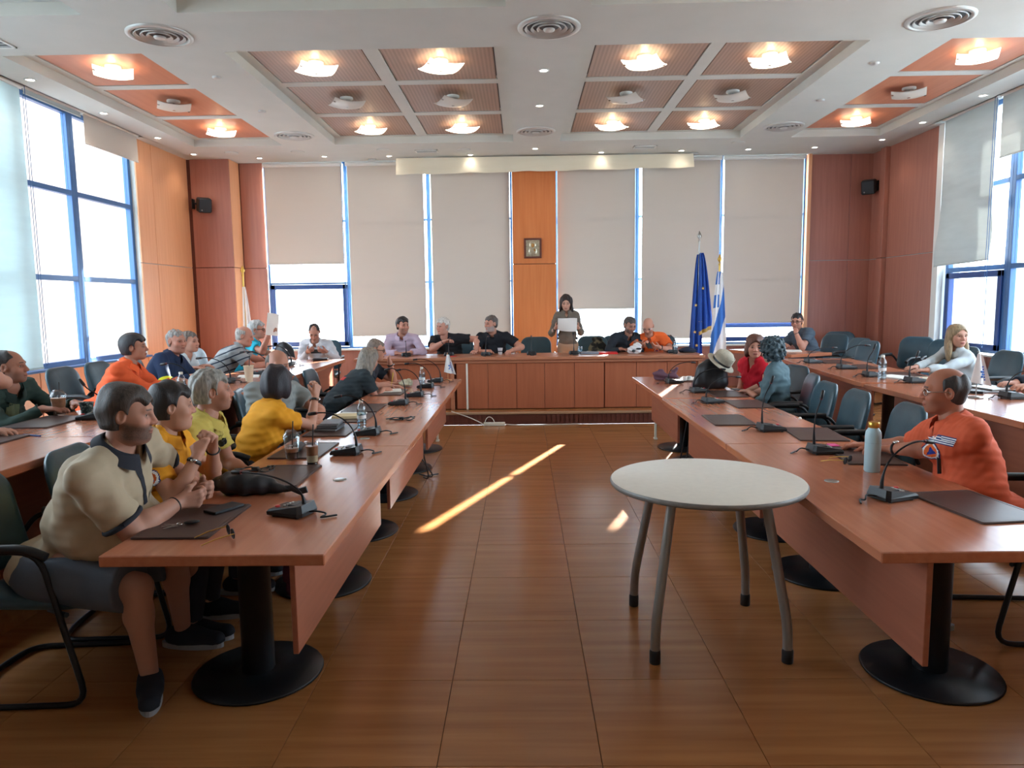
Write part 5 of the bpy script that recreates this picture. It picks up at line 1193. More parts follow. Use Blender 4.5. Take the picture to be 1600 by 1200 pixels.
a, e, w, hd = p24.arm[-1]; patch(p24, (a * .42 + e * .58) + V3(-.10, -.25, .05), (.25, 1, -.1), (.2, 0, 1), .066, .044, 26, greek, 'flag_patch'); placket(p24, (206, 92, 60), .14)
m = MB(); 
for i in (1,): m.tube([p24.N + p24.rc * (.05 * math.cos(t)) * 1.5 + p24.fc * (.055 * math.sin(t) - .01) + p24.u * (.035 - .0 * t) - p24.org for t in np.linspace(math.pi * 1.0, 2.0 * math.pi, 12)] , .012, 8, flat=.3)
m.tube([p24.N - p24.rc * .078 + p24.u * .03 - p24.org, p24.N - p24.rc * .075 + p24.fc * .115 - p24.u * .05 - p24.org, p24.N - p24.rc * .06 + p24.fc * .16 - p24.u * .2 - p24.org], .010, 8, flat=.3); m.build('lanyard', M['leather_dark'], p24.root)
# ================================================================= chairs
def wchair(x, y, z, deg, lab): return chair(x, y, z, deg, 'black teal padded armchair ' + lab)
for (x, y, z, d, lab) in ((-2.04, 2.97, 0, 4, 'under big man in beige polo'), (-1.98, 3.56, 0, 4, 'of the woman in amber polo with raised hands'), (-2.03, 4.12, 0, 4, 'of the man in pale yellow polo'), (-1.98, 4.70, 0, 20, 'behind brunette woman in amber polo'), (-2.1, 5.34, 0, 0, 'of the balding man in grey polo'),
                          (-2.06, 6.00, 0, 12, 'empty beside the balding man in grey polo'), (-2.05, 6.60, 0, 14, 'of the long-haired woman leaning to write'), (-2.0, 7.74, 0, 0, 'of the bald man resting face on hand'), (-2.08, 7.16, 0, -8, 'empty behind the woman leaning to write'),
                          (-3.80, 4.10, PL, 5, 'of the person cut off at the picture edge, window side'), (-3.80, 5.03, PL, 0, 'of the man in dark green jacket'), (-3.88, 6.46, PL, 0, 'behind man in orange long sleeves'), (-3.90, 7.06, PL, 0, 'of the man in navy firefighter jacket'), (-3.95, 7.74, PL, 0, 'of the hidden person in white shirt'), (-3.90, 8.38, PL, 8, 'of the man in striped polo'), (-3.85, 9.12, PL, 0, 'of the man in turquoise shirt'),
                          (-2.93, 10.48, PL, -88, 'of the man bent over his phone'), (-1.74, 10.68, PL, -88, 'of the man in lilac shirt'), (-1.0, 10.72, PL, -95, 'of the white-haired man in black T-shirt'), (-.40, 10.72, PL, -92, 'of the grey-bearded man in black polo'), (.20, 10.66, PL, -90, 'empty at podium below the icon'), (1.04, 10.72, PL, -94, 'with camouflage backpack on podium'), (1.46, 10.76, PL, -84, 'of the man in dark blazer'), (2.05, 10.76, PL, -100, 'of the bald man in orange polo on podium'),
                          (2.42, 3.44, 0, 176, 'behind balding man in orange polo'), (2.22, 4.72, 0, 176, 'empty beside the frosted bottle'), (2.22, 5.46, 0, 177, 'empty, nearest of the three standing together'), (2.22, 6.02, 0, 177, 'empty, middle of the three standing together'), (2.36, 6.70, 0, 170, 'under curly-haired woman in teal'), (2.55, 7.46, 0, 195, 'of the woman in red top'),
                          (3.99, 8.98, PL, 186, 'empty, nearer of the pair by the corner desk'), (4.16, 9.56, PL, 190, 'empty, farther of the pair by the corner desk'), (4.36, 10.62, PL, 208, 'of the smiling man in grey T-shirt'), (4.95, 11.2, PL, 260, 'empty against the corner panelling'), (5.02, 9.55, PL, 215, 'empty against the flag-side wall, farther one'), (5.02, 8.85, PL, 215, 'empty against the flag-side wall, nearer one'), (4.42, 7.75, PL, 182, 'empty beside the blonde woman'), (4.42, 7.08, PL, 180, 'of the blonde woman in white shirt'), (4.52, 6.42, PL, 180, 'empty under the bright sash window'), (4.5, 5.7, PL, 180, 'of the person in dark sleeves')):
    wchair(x, y, z, d, lab)
# ================================================================= conference microphones
def mic(x, y, z, user, lab, reach=.2, hgt=.24, lat=0, extra=None):
    """user: direction (deg) towards the speaker"""
    rz = math.radians(user + 90); k = .958
    t_ = thing('conference_microphone', lab, 'microphone', (x, y, z), rz, 'gooseneck conference microphones')
    m = MB(); a = [(-.062, -.085), (.062, -.085), (.066, .07), (.05, .085), (-.05, .085), (-.066, .07)]
    lo = [(p[0], p[1], .006) for p in a]; mid = [(p[0] * 1.02, p[1] * 1.02, .02) for p in a]; hi = [(p[0] * .9, p[1] * .92, .030 + (p[1] + .085) * .14) for p in a]
    m.add(lo + mid + hi, [tuple(range(6))[::-1], tuple(range(12, 18))] + [(i + o, (i + 1) % 6 + o, (i + 1) % 6 + 6 + o, i + 6 + o) for o in (0, 6) for i in range(6)])
    for fx in (-.05, .05): m.lathe([(.008, 0), (.008, .008)], 8, (fx, -.06, 0)); m.lathe([(.008, 0), (.008, .008)], 8, (fx, .06, 0))
    m.build('base', M['black_plastic'], t_)
    top = lambda y: .0305 + (y + .085) * .14
    m = MB(); m.lathe([(.011, 0), (.011, .004), (.008, .006), (.001, .006)], 12, (.028, -.055, top(-.055)), cap1=False); m.build('red_button', M['red'], t_)
    for i in range(4): m = MB(); m.box((-.035 + i * .018 - .006, -.03, top(-.03) - .002), (-.035 + i * .018 + .006, -.022, top(-.03) + .004), .001); m.build('button', M['diff'], t_)
    m = MB(); m.box((-.04, .0, top(.0) - .003), (.03, .035, top(.03) + .0015), .001); m.build('display', M['leather_dark'], t_)
    r0 = Vector((.0, .058, top(.058) - .002)); tip = Vector((lat, .058 - reach, hgt)); c1 = r0 + Vector((0, .012, hgt * .62)); c2 = tip + Vector((0, reach * .38, hgt * .06 if reach > .1 else -.06))
    pts = bez(r0, c1, c2, tip, 16); m = MB(); m.tube(pts, [.009, .008, .006] + [.0042] * 14, 8); m.build('gooseneck', M['black_metal'], t_)
    d = (pts[-1] - pts[-2]).normalized(); m = MB(); m.tube([tip, tip + d * .006, tip + d * .012, tip + d * .048, tip + d * .054], [.006, .0095, .0105, .0105, .006], 10); m.build('capsule', M['black_plastic'], t_)
    m = MB(); m.tube([tip - d * .001, tip + d * .003], .0088, 10); m.build('light_ring', M['dark_red'], t_)
    m = MB(); m.tube(fillet([(0, .085, .018), (.015, .13, .03), (-.02, .165, .012), (.03, .15, .006), (-.03, .20, .006)], .03, 4), .0042, 6); m.build('cable', M['black_plastic'], t_)
    if extra: m = MB(); m.box((.0, -.09, top(-.06) + .002), (.065, -.04, top(-.04) + .004), .001); m.build('card', M['pink'], t_)
    return t_
N_ = 'gooseneck microphone '
for (x, y, z, u_, lab, kw) in (
        (-.985, 2.98, DT, 160, 'before the big man in beige polo', dict(reach=.34, hgt=.155, lat=-.02)), (-1.05, 4.20, DT, 180, 'between glass of iced coffee and desk seam', dict(reach=.22, hgt=.25, lat=.02)), (-1.06, 4.83, DT, 182, 'beside the clear bottle on yellow-polo desk', dict(reach=.22, hgt=.27, lat=.02)),
        (-1.09, 6.26, DT, 178, 'before the woman leaning to write', dict(reach=.12, hgt=.32, lat=.02)), (-1.03, 6.80, DT, 180, 'beside her writing hand', dict(reach=.18, hgt=.26)), (-1.02, 7.50, DT, 180, 'under the bottle by the white desk flag', dict(reach=.22, hgt=.26)), (-.98, 8.02, DT, 180, 'beside the white desk flag on the inner desk', dict(reach=.25, hgt=.26)),
        (1.62, 3.14, DT, 20, 'nearest the camera beside grey pad', dict(reach=.20, hgt=.25, lat=-.03)), (1.72, 4.10, DT, 0, 'with pink card before orange polo hands', dict(reach=.03, hgt=.31, extra=1)), (1.66, 4.82, DT, 0, 'before the first empty teal chair', dict(reach=.05, hgt=.32)), (1.62, 6.16, DT, 10, 'at the seam below the straw hat bag', dict(reach=.26, hgt=.22)), (1.68, 6.88, DT, 5, 'directly beside black handbag', dict(reach=.26, hgt=.22)), (1.60, 7.66, DT, 5, 'beside the purple pouch', dict(reach=.24, hgt=.22)),
        (-2.80, 4.62, PL + OT, 185, 'behind the paper cup on window-side desk', dict(reach=.10, hgt=.22)), (-2.82, 5.95, PL + OT, 180, 'before man in orange long sleeves', dict(reach=.2, hgt=.25)), (-2.80, 6.70, PL + OT, 180, 'beside the white paper cup', dict(reach=.26, hgt=.24)), (-2.72, 7.5, PL + OT, 180, 'behind the white paper cup', dict(reach=.24, hgt=.24)), (-2.80, 8.5, PL + OT, 180, 'before man in striped polo', dict(reach=.22, hgt=.24)),
        (3.23, 8.08, PL + OT, 5, 'farthest on the flag-side desks', dict(reach=.28, hgt=.17)), (3.29, 7.38, PL + OT, 0, 'second on the flag-side desks', dict(reach=.24, hgt=.24)), (3.20, 6.62, PL + OT, 0, 'behind the clear bottle on flag-side desk', dict(reach=.05, hgt=.25)), (3.32, 6.12, PL + OT, 0, 'beside the blonde woman papers', dict(reach=.05, hgt=.22)), (3.46, 5.10, PL + OT, 0, 'before person in dark sleeves', dict(reach=.20, hgt=.20)),
        (-1.62, 10.0, PL + .705, 100, 'before man in lilac shirt', dict(reach=.2, hgt=.2)), (-1.02, 9.98, PL + .705, 90, 'before white-haired man in black T-shirt', dict(reach=.18, hgt=.24)), (-.50, 9.96, PL + .705, 80, 'before grey-bearded man in black polo', dict(reach=.16, hgt=.26)), (.12, 9.98, PL + .705, 90, 'before the empty podium chair', dict(reach=.12, hgt=.26)), (.70, 9.98, PL + .705, 90, 'before the standing woman', dict(reach=.1, hgt=.26)), (2.06, 10.0, PL + .705, 90, 'before bald man in orange polo on podium', dict(reach=.16, hgt=.24))):
    mic(x, y, z, u_, N_ + lab, **kw)
# ================================================================= leather desk pads
def pad_mesh():
    m = MB(); P = rrect(.30, .46, .012, 3); n = len(P)
    lay = [(0, 0), (.0, -.0), (.006, 0), (.009, .004), (.0085, .016), (.0072, .018), (.0078, .022)]
    v = []
    for z, ins in lay: v += [(p[0] * (1 - ins / .15), p[1] * (1 - ins / .23), z) for p in P]
    f = [(i * n + k, i * n + (k + 1) % n, (i + 1) * n + (k + 1) % n, (i + 1) * n + k) for i in range(len(lay) - 1) for k in range(n)] + [tuple(range(n))[::-1], tuple(range((len(lay) - 1) * n, len(lay) * n))]
    m.add(v, f); return m.mesh('desk_pad', M['pad'])
PM = pad_mesh()
for (x, y, z, rz, lab) in ((-1.36, 2.885, DT, 0, 'under the keys and clasped hands'), (-1.26, 3.66, DT, 0, 'behind the black waist bag'), (-1.33, 4.30, DT, -.02, 'under the iced coffee cup'), (-1.34, 4.985, DT, 0, 'under the stacked grey notebooks'), (-1.34, 5.55, DT, 0, 'under white and cream papers'), (-1.35, 6.06, DT, 0, 'bare, before the empty chair by grey polo man'), (-1.33, 7.12, DT, 0, 'under the woman writing'),
                           (1.90, 3.00, DT, .12, 'nearest the camera on the bottle desk'), (1.90, 4.00, DT, -.12, 'under the hands of orange polo man'), (1.89, 4.66, DT, -.1, 'before the first empty teal chair'), (1.50, 5.25, DT, -.03, 'alone near the aisle edge of the middle desk'), (1.89, 6.05, DT, 0, 'at the seam before the curly-haired woman'), (1.89, 6.72, DT, 0, 'below the black handbag'), (1.87, 8.0, DT, 0, 'under white papers by the purple pouch'),
                           (-3.03, 4.50, PL + OT, 0, 'under the iced coffee on window-side desk'), (-2.96, 3.80, PL + OT, 0, 'at the picture edge on window-side desk'), (-2.98, 6.10, PL + OT, 0, 'before man in orange long sleeves'), (-2.97, 6.95, PL + OT, 0, 'before man in navy jacket'), (-2.97, 7.95, PL + OT, 0, 'between hidden person and striped polo'),
                           (3.50, 8.2, PL + OT, -.085, 'farthest on the flag-side desks'), (3.50, 7.55, PL + OT, -.085, 'before the empty chair beside blonde woman'), (3.50, 6.72, PL + OT, -.085, 'under the blonde woman hands'), (3.46, 5.62, PL + OT, 0, 'beside the tall metal desk flag')):
    tag(link('desk_pad', PM, None, (x, y, z), rz), 'brown leather desk pad ' + lab, 'desk pad', 'leather desk pads')
# ================================================================= drinks
def bottle(x, y, z, h, r, lab, label=(224, 224, 224), lv=.8):
    t_ = thing('water_bottle', lab, 'bottle', (x, y, z), 0, 'clear water bottles')
    pr = [(.9, 0), (1, .03), (1, .09), (.93, .11), (1, .13), (1, .19), (.94, .21), (1, .23), (1, .30), (.92, .36), (.92, .44), (1, .50), (1, .64), (.96, .72), (.7, .82), (.42, .88), (.40, .92)]
    m = MB(); m.lathe([(r * a, h * b) for a, b in pr], 20); m.build('body', M['clear'], t_)
    m = MB(); m.lathe([(r * a * .9, h * b + .003) for a, b in pr if b < lv * .8], 16); m.build('water', M['water'], t_)
    m = MB(); m.lathe([(r * .97, h * .36), (r * .97, h * .48)], 20, cap0=False, cap1=False); m.build('label', plain(*label), t_)
    m = MB(); m.lathe([(r * .46, h * .91), (r * .46, h * .99), (r * .42, h)], 14); m.build('cap', M['white_plastic'], t_)
M['water'] = glass_mat('still_water', (.80, .90, .95, 1), .12, .02)
bottle(-1.15, 5.06, DT, .21, .033, 'clear ribbed water bottle beside grey notebooks'); bottle(-1.07, 7.60, DT, .21, .033, 'clear water bottle near the white desk flag')
bottle(-2.72, 4.80, PL + OT, .22, .034, 'clear water bottle behind the patterned paper cup'); bottle(-2.69, 5.62, PL + OT, .21, .034, 'clear water bottle before man in navy jacket')
bottle(3.17, 6.40, PL + OT, .215, .034, 'clear water bottle on flag-side desk'); bottle(2.15, 10.2, PL + .705, .21, .033, 'clear water bottle beside bald man in orange polo on podium')
t_ = thing('frosted_bottle', 'frosted pale blue glass bottle with gold cap before orange polo man', 'bottle', (1.775, 3.645, DT))
m = MB(); m.lathe([(.034, 0), (.0385, .006), (.0385, .185), (.036, .205), (.026, .222), (.024, .226)], 32); m.build('body', M['frosted'], t_)
m = MB(); m.lathe([(.0387, .15), (.0389, .151), (.0387, .152)], 32, cap0=False, cap1=False); m.build('water_line', M['water'], t_)
m = MB(); m.lathe([(.024, .226), (.026, .228), (.026, .254), (.024, .256)], 24); m.build('cap', M['gold'], t_)
M['coffee'] = noisy('iced_coffee', srgb(150, 96, 62), srgb(176, 122, 84), 30, rough=.3); M['cola'] = base_mat('dark_coffee', srgb(40, 24, 18), .15); M['foam'] = noisy('coffee_foam', srgb(206, 180, 140), srgb(220, 196, 160), 40, rough=.6)
def cup(x, y, z, h, r0, r1, lab, layers, lid=True, straw='black', outer='clear', printed=None):
    t_ = thing('drink_cup', lab, 'cup', (x, y, z))
    R_ = lambda q: r0 + (r1 - r0) * q
    m = MB(); m.lathe([(r0 * .95, 0), (r0, .003), (r1, h), (r1 + .003, h + .002), (r1 + .003, h + .006)], 24, cap1=False); m.build('cup_wall', M[outer] if isinstance(outer, str) else outer, t_)
    for a, b, mt, nm in layers: m = MB(); m.lathe([(R_(a) * .95, h * a + .002), (R_(b) * .95, h * b)], 20); m.build(nm, M[mt], t_)
    if lid: m = MB(); m.lathe([(r1 + .004, h + .004), (r1 + .004, h + .012), (r1 * .9, h + .03), (r1 * .55, h + .048), (r1 * .3, h + .052)], 22, cap0=False, cap1=False); m.build('dome_lid', M['clear'], t_)
    if straw: m = MB(); m.tube([(0, 0, h * .3), (.012, .004, h + .10)], .0035, 7); m.build('straw', M['black_plastic'], t_)
    if printed: m = MB(); m.lathe([(R_(.45) + .0006, h * .45), (R_(.62) + .0006, h * .62)], 20, cap0=False, cap1=False); m.build('printed_band', printed, t_)
    return t_
ic = cup(-1.327, 4.05, DT + .009, .115, .032, .045, 'clear dome-lidded iced coffee cup on brown pad', [(0, .32, 'cola', 'coffee'), (.32, .52, 'coffee', 'foam')])
M['white_print'] = base_mat('white_print', srgb(235, 235, 235), .5)
for k in range(4):      # looping white script on the cup front
    m = MB(); a0 = -1.95 + k * .22; rr = .0405
    m.tube([(math.cos(a0 + .1 * math.cos(t)) * rr, math.sin(a0 + .1 * math.cos(t)) * rr, .074 + .012 * math.sin(t)) for t in np.linspace(.4, 5.6, 12)], .0014, 4); m.build('printed_letter', M['white_print'], ic)
cup(-1.175, 3.925, DT, .125, .030, .036, 'tall clear glass of layered iced coffee', [(0, .12, 'cola', 'coffee'), (.12, .42, 'foam', 'foam'), (.42, .85, 'coffee', 'milk_coffee')], lid=False)
cup(-3.12, 4.765, PL + OT + .009, .12, .034, .047, 'brown iced coffee cup before man in green jacket', [(.02, .95, 'coffee', 'coffee')])
cup(-2.885, 4.69, PL + OT, .095, .031, .042, 'dark patterned paper cup beside the conference microphone', [(.0, .9, 'cola', 'coffee')], lid=False, straw=None, outer=noisy('patterned_paper', srgb(40, 54, 52), srgb(150, 160, 150), 55, rough=.6, lo=.5, hi=.6))
cup(-2.596, 6.78, PL + OT, .15, .032, .046, 'cream paper cup with black straw on window-side desk', [(.0, .9, 'cola', 'coffee')], lid=False, outer=plain(226, 208, 180))
cup(-.317, 10.12, PL + .705, .085, .028, .034, 'white and dark paper cup before grey-bearded man', [(0, .9, 'cola', 'coffee')], lid=False, straw=None, outer=plain(214, 214, 216), printed=plain(60, 62, 72))
t_ = thing('water_glass', 'small clear water glass on podium before the standing woman', 'glass', (.80, 10.08, PL + .705)); m = MB(); m.lathe([(.026, 0), (.028, .004), (.034, .10)], 18, cap1=False); m.build('glass_wall', M['clear'], t_); m = MB(); m.lathe([(.025, .004), (.029, .06)], 16); m.build('water', M['water'], t_)
# ================================================================= desk flags
def desk_flag(x, y, z, h, lab, wood_, flip):
    t_ = thing('desk_flag', lab, 'flag', (x, y, z)); m = MB(); m.lathe([(.048, 0), (.05, .004), (.048, .009), (.012, .014)], 24); m.build('stand', wood_, t_)
    m = MB(); m.tube([(0, 0, .01), (0, 0, h)], .004, 8); m.ball((0, 0, h), .007, 8, 6); m.build('pole', wood_, t_)
    P = []
    for j in range(13):
        v = j / 12; row = []
        for i in range(13):
            s = i / 12; w = .030 + .11 * v; row.append(((s - .32) * w * flip, -.012 + .014 * math.sin(s * 9 + 1) * (.3 + .7 * v), h - .015 - .20 * v - .03 * s * v))
        P.append(row)
    m = MB(); m.grid(P); m.grid([[(p[0], p[1] + .002, p[2]) for p in r] for r in P][::-1]); c = m.build('cloth', M['flag_white'], t_)
    for (i, j) in ((6, 7), (7, 7), (7, 8), (6, 9)):
        q = P[j][i]; m = MB(); m.ball((q[0], q[1] - .004, q[2]), (.009, .003, .008), 8, 6); m.build('blue_emblem', M['gr_blue'], c)
    for k in range(6):
        q = P[5 + k][9]; m = MB(); m.box((q[0] - .004, q[1] - .006, q[2] - .005), (q[0] + .004, q[1] - .001, q[2] + .005)); m.build('letter', M['eu_blue'], c)
desk_flag(-.86, 8.22, DT, .31, 'small white desk flag on wooden stand at the inner desk end', plain(190, 140, 100), 1)
desk_flag(3.22, 5.15, PL + OT, .33, 'small white desk flag on metal pole before person in dark sleeves', M['steel'], 1)
# ================================================================= things on the desks
def slab(name, x, y, z, w, d, h, mat, rz, lab, cat, group=None, bev=.002):
    m = MB(); m.box((-w / 2, -d / 2, 0), (w / 2, d / 2, h), min(bev, h * .4)); return tag(m.build(name, mat, None, (x, y, z), rz), lab, cat, group)
PZ = DT + .0085
slab('smartphone', -1.30, 3.03, PZ, .078, .15, .012, M['black_plastic'], -.5, 'black smartphone on the pad beside clasped hands', 'phone')
t_ = thing('key_bunch', 'bunch of keys with dark fob on brown pad', 'keys', (-1.385, 2.80, PZ), .5)
m = MB(); m.tube([(.012 * math.cos(t), .012 * math.sin(t), .008) for t in np.linspace(0, 6.283, 15)], .0018, 6, caps=False); m.build('ring', M['chrome'], t_)
for a_ in (2.6, 3.0, 3.5):
    c, s_ = math.cos(a_), math.sin(a_); m = MB(); R_ = Matrix.Rotation(a_, 3, 'Z'); m.box((.012, -.008, .003), (.03, .008, .0055), .001, rot=R_); m.box((.03, -.0035, .003), (.065, .0035, .0055), .0005, rot=R_); m.build('key', M['steel'], t_)
m = MB(); m.ball((.045, .005, .008), (.032, .014, .008), 12, 8); m.build('fob', M['black_plastic'], t_)
def eyewear(x, y, z, rz, lab, dark=True):
    t_ = thing('eyeglasses', lab, 'glasses', (x, y, z), rz); mt = M['black_plastic'] if dark else M['steel']
    m = MB()
    for q in (1, -1):
        m.tube([(q * .033 + .024 * math.cos(t), 0, .022 + .018 * math.sin(t)) for t in np.linspace(0, 6.283, 15)], .0022, 6, caps=False); 
    m.tube([(-.01, 0, .026), (0, -.004, .029), (.01, 0, .026)], .002, 5); m.build('frame', mt, t_)
    for q in (1, -1):
        m = MB(); m.lathe([(.001, 0), (.022, 0)], 14, cap0=False, cap1=False); m.v = [(q * .033 + p[0], .0, .022 + p[1] * .75) for p in m.v]; m.build('lens', M['leather_dark'] if dark else M['clear'], t_)
        m = MB(); m.tube([(q * .057, 0, .028), (q * .058, .07, .020), (q * .055, .12, .006)], .0022, 6); m.build('temple_arm', M['gold'] if dark else mt, t_)
eyewear(-1.13, 2.68, DT, 2.2, 'folded sunglasses with thin gold arms at the desk corner'); eyewear(1.73, 3.82, DT, .8, 'brown-tinted eyeglasses lying beside frosted bottle')
t_ = thing('waist_bag', 'black leather waist bag with strap beside clasped hands', 'bag', (-1.30, 3.32, DT), -.05)
Fd = Field((-.2, -.12, -.01), (.2, .12, .14), .006); Fd.ell((-.03, 0, .045), (.15, .075, .05), None, .02); Fd.ell((-.05, -.01, .075), (.09, .05, .028), None, .03); Fd.cap((.08, 0, .035), (.19, -.01, .022), .035, .014, .03); Fd.noise(.002, 45, 3); Fd.cut((0, 0, .001), (0, 0, -1))
P, Q = Fd.nets(); link('body', np_mesh('body', P, Q, M['leather_dark']), t_)
m = MB(); m.tube([(.17, -.01, .024), (.21, -.012, .03), (.25, -.02, .016), (.29, -.03, .03)], .016, 8, flat=.25); m.build('strap', M['leather_dark'], t_)
m = MB(); m.tube([(-.12, -.045, .075), (-.03, -.055, .082), (.06, -.04, .066)], .003, 6); m.build('zip', M['steel'], t_)
def cable(x, y, z, seed, lab, sc=1):
    rg = random.Random(seed); pts = [(sc * (.09 * math.cos(t * 1.0) + rg.uniform(-.02, .02)), sc * (.05 * math.sin(t * 2.0) + rg.uniform(-.015, .015)), .006 + .006 * (1 + math.sin(t * 3))) for t in np.linspace(0, 9.5, 26)]
    t_ = thing('coiled_cable', lab, 'cable', (x, y, z)); m = MB(); m.tube(fillet(pts, .02, 2), .0045, 6); m.build('cord', M['black_plastic'], t_); m = MB(); m.box((-.02, -.012, .0), (.02, .012, .024), .005); m.build('tie', M['leather_dark'], t_)
cable(-1.44, 3.78, DT, 4, 'black coiled cable on the desk edge near pale yellow polo'); cable(-.93, 5.43, DT, 9, 'black coiled cable on yellow-polo desk near the aisle', 1.1)
slab('glasses_case', -1.37, 4.26, DT + .009, .08, .17, .045, M['leather_dark'], .1, 'black glasses case on the pad behind iced coffee', 'case', bev=.018)
NB = 'notebooks stacked on the pad'
for k, (c, w) in enumerate(((120, .15), (96, .145), (108, .14), (140, .13))):
    slab('notebook', -1.37 + .008 * (k % 2), 5.02 + .01 * k, DT + .009 + k * .0125, w, .21, .012, plain(c, c + 2, c + 6), .05 * k - .06, 'grey notebook, %s of the stack before yellow polos' % ('lowest', 'second lowest', 'second highest', 'topmost')[k], 'notebook', NB)
slab('paper_stack', -1.37, 5.52, DT + .009, .21, .15, .022, plain(224, 206, 164), .1, 'cream paper stack on pad behind the notebooks', 'paper')
slab('paper_sheet', -1.36, 5.66, DT + .009, .2, .14, .012, M['paper'], -.1, 'white papers on pad beside the cream stack', 'paper')
slab('paper_sheet', -1.33, 7.22, DT + .009, .2, .28, .004, M['paper'], .2, 'white sheet under the writing hand', 'paper')
m = MB(); m.tube([(0, 0, 0), (.02, .01, .12), (.022, .011, .15)], [.001, .004, .004], 6); tag(m.build('pencil', plain(226, 190, 60), None, (-1.335, 7.24, DT + .04)), 'yellow pencil held by woman writing', 'pencil')
t_ = thing('crumpled_bag', 'crumpled pale plastic bag near the yellow pencil', 'bag', (-1.25, 7.62, DT)); Fd = Field((-.09, -.07, 0), (.09, .07, .1), .007); Fd.ell((0, 0, .035), (.075, .05, .036)); Fd.ell((.03, 0, .06), (.03, .03, .03)); Fd.noise(.004, 70, 2); Fd.cut((0, 0, .001), (0, 0, -1)); P, Q = Fd.nets(); link('film', np_mesh('film', P, Q, plain(190, 186, 160)), t_)
# flag side inner desk
t_ = thing('purple_pouch', 'crumpled purple cloth pouch at the far desk end', 'pouch', (1.57, 7.99, DT)); Fd = Field((-.16, -.1, 0), (.18, .1, .18), .007); Fd.ell((-.05, 0, .055), (.085, .06, .058)); Fd.ell((.08, 0, .05), (.06, .05, .045)); Fd.cap((.09, 0, .06), (.13, 0, .12), .035, .02); Fd.noise(.005, 45, 5); Fd.cut((0, 0, .001), (0, 0, -1)); P, Q = Fd.nets(); link('cloth', np_mesh('cloth', P, Q, plain(98, 70, 84)), t_)
t_ = thing('handbag', 'black leather handbag standing on the far desk', 'bag', (1.90, 7.20, DT)); Fd = Field((-.2, -.12, 0), (.2, .12, .3), .008)
Fd.ell((-.02, 0, .12), (.16, .085, .15), None, .03); Fd.ell((-.03, 0, .05), (.175, .09, .075), None, .04); Fd.cap((-.10, 0, .2), (-.04, 0, .235), .05, .05, .04); Fd.noise(.003, 40, 7); Fd.cut((0, 0, .001), (0, 0, -1)); P, Q = Fd.nets(); link('body', np_mesh('body', P, Q, M['leather_dark']), t_)
m = MB(); m.tube(bez((-.14, -.05, .16), (-.22, -.08, .1), (-.24, -.06, .01), (-.17, -.04, .008), 10), .009, 6, flat=.4); m.build('strap', M['leather_dark'], t_)
M['straw'] = noisy('straw_weave', srgb(176, 168, 150), srgb(206, 198, 180), 60, (1, 4, 1), rough=.8, bump=.4, bscale=120)
t_ = thing('straw_hat', 'pale straw hat with dark band on top of black handbag', 'hat', (1.95, 7.12, DT + .265)); R_ = Matrix.Rotation(.55, 3, 'Y') @ Matrix.Rotation(.4, 3, 'X') @ Matrix.Scale(1.12, 3)
m = MB(); m.lathe([(.001, .115), (.05, .11), (.075, .085), (.086, .03), (.088, 0), (.125, -.012), (.135, -.008), (.125, -.004), (.086, .006)], 36, cap0=False, cap1=False); m.v = [tuple(R_ @ Vector(p)) for p in m.v]; m.build('hat_body', M['straw'], t_)
m = MB(); m.lathe([(.0885, .004), (.0875, .022)], 36, cap0=False, cap1=False); m.v = [tuple(R_ @ Vector(p)) for p in m.v]; m.build('band', M['leather_dark'], t_)
m = MB()
for k in range(7): m.tube([R_ @ Vector((.088 * math.cos(a_) * (1 - .01 * k), .088 * math.sin(a_) * (1 - .01 * k), .03 + .009 * k)) for a_ in np.linspace(0, 6.283, 25)], .0028, 5, caps=False)
o = m.build('weave_rib', M['straw'], t_); o['kind'] = 'stuff'
slab('paper_sheet', 1.87, 8.0, DT + .009, .2, .28, .004, M['paper'], .1, 'white sheets on the pad at far desk end', 'paper')
t_ = thing('white_cup_ring', 'small white crumpled cups beside the purple pouch', 'cups', (1.76, 7.86, DT)); 
for k, q in enumerate(((0, 0), (.055, .03))): m = MB(); m.lathe([(.018, 0), (.026, .045), (.028, .05)], 14, (q[0], q[1], 0), cap1=False); m.build('cup', M['paper'], t_)
slab('smartphone', 2.08, 6.98, DT + .006, .075, .15, .009, M['black_plastic'], .3, 'black smartphone held low between the two women', 'phone')
slab('plastic_bag', 2.02, 5.25, DT, .02, .02, .02, M['paper'], 0, 'tiny white crumpled scrap behind frosted bottle', 'scrap', bev=.006)
# outer desks
slab('paper_stack', 3.36, 6.52, PL + OT, .22, .3, .012, M['paper'], .4, 'white papers under hands of blonde woman', 'paper')
slab('paper_stack', 3.50, 6.28, PL + OT, .16, .22, .02, plain(198, 190, 168), -.3, 'beige folder beside the blonde woman', 'folder')
slab('tablet', 3.62, 5.60, PL + OT + .009, .2, .26, .012, M['steel'], .1, 'grey laptop lying closed near dark sleeves', 'laptop')
slab('smartphone', 3.36, 5.42, PL + OT, .08, .15, .02, M['black_plastic'], .9, 'black device beside the metal desk flag', 'phone')
slab('paper_stack', 3.70, 9.94, PL + OT, .21, .3, .012, M['paper'], -.3, 'white papers before the smiling man on corner desk', 'paper')
slab('pen', -2.80, 4.02, PL + OT, .012, .14, .008, M['frame_dark'], 1.2, 'dark pen on the near window-side desk', 'pen')
slab('paper_sheet', -2.80, 7.3, PL + OT, .21, .3, .006, M['paper'], .3, 'white sheet before man in striped polo', 'paper'); slab('paper_sheet', -2.95, 8.95, PL + OT, .21, .3, .006, plain(150, 160, 170), .2, 'grey-blue sheet before man in turquoise shirt', 'paper')
slab('smartphone', -2.84, 9.90, PL + .79, .14, .075, .010, M['black_plastic'], 0, 'dark smartphone held by man in white shirt', 'phone').rotation_euler = (.7, 0, .1)
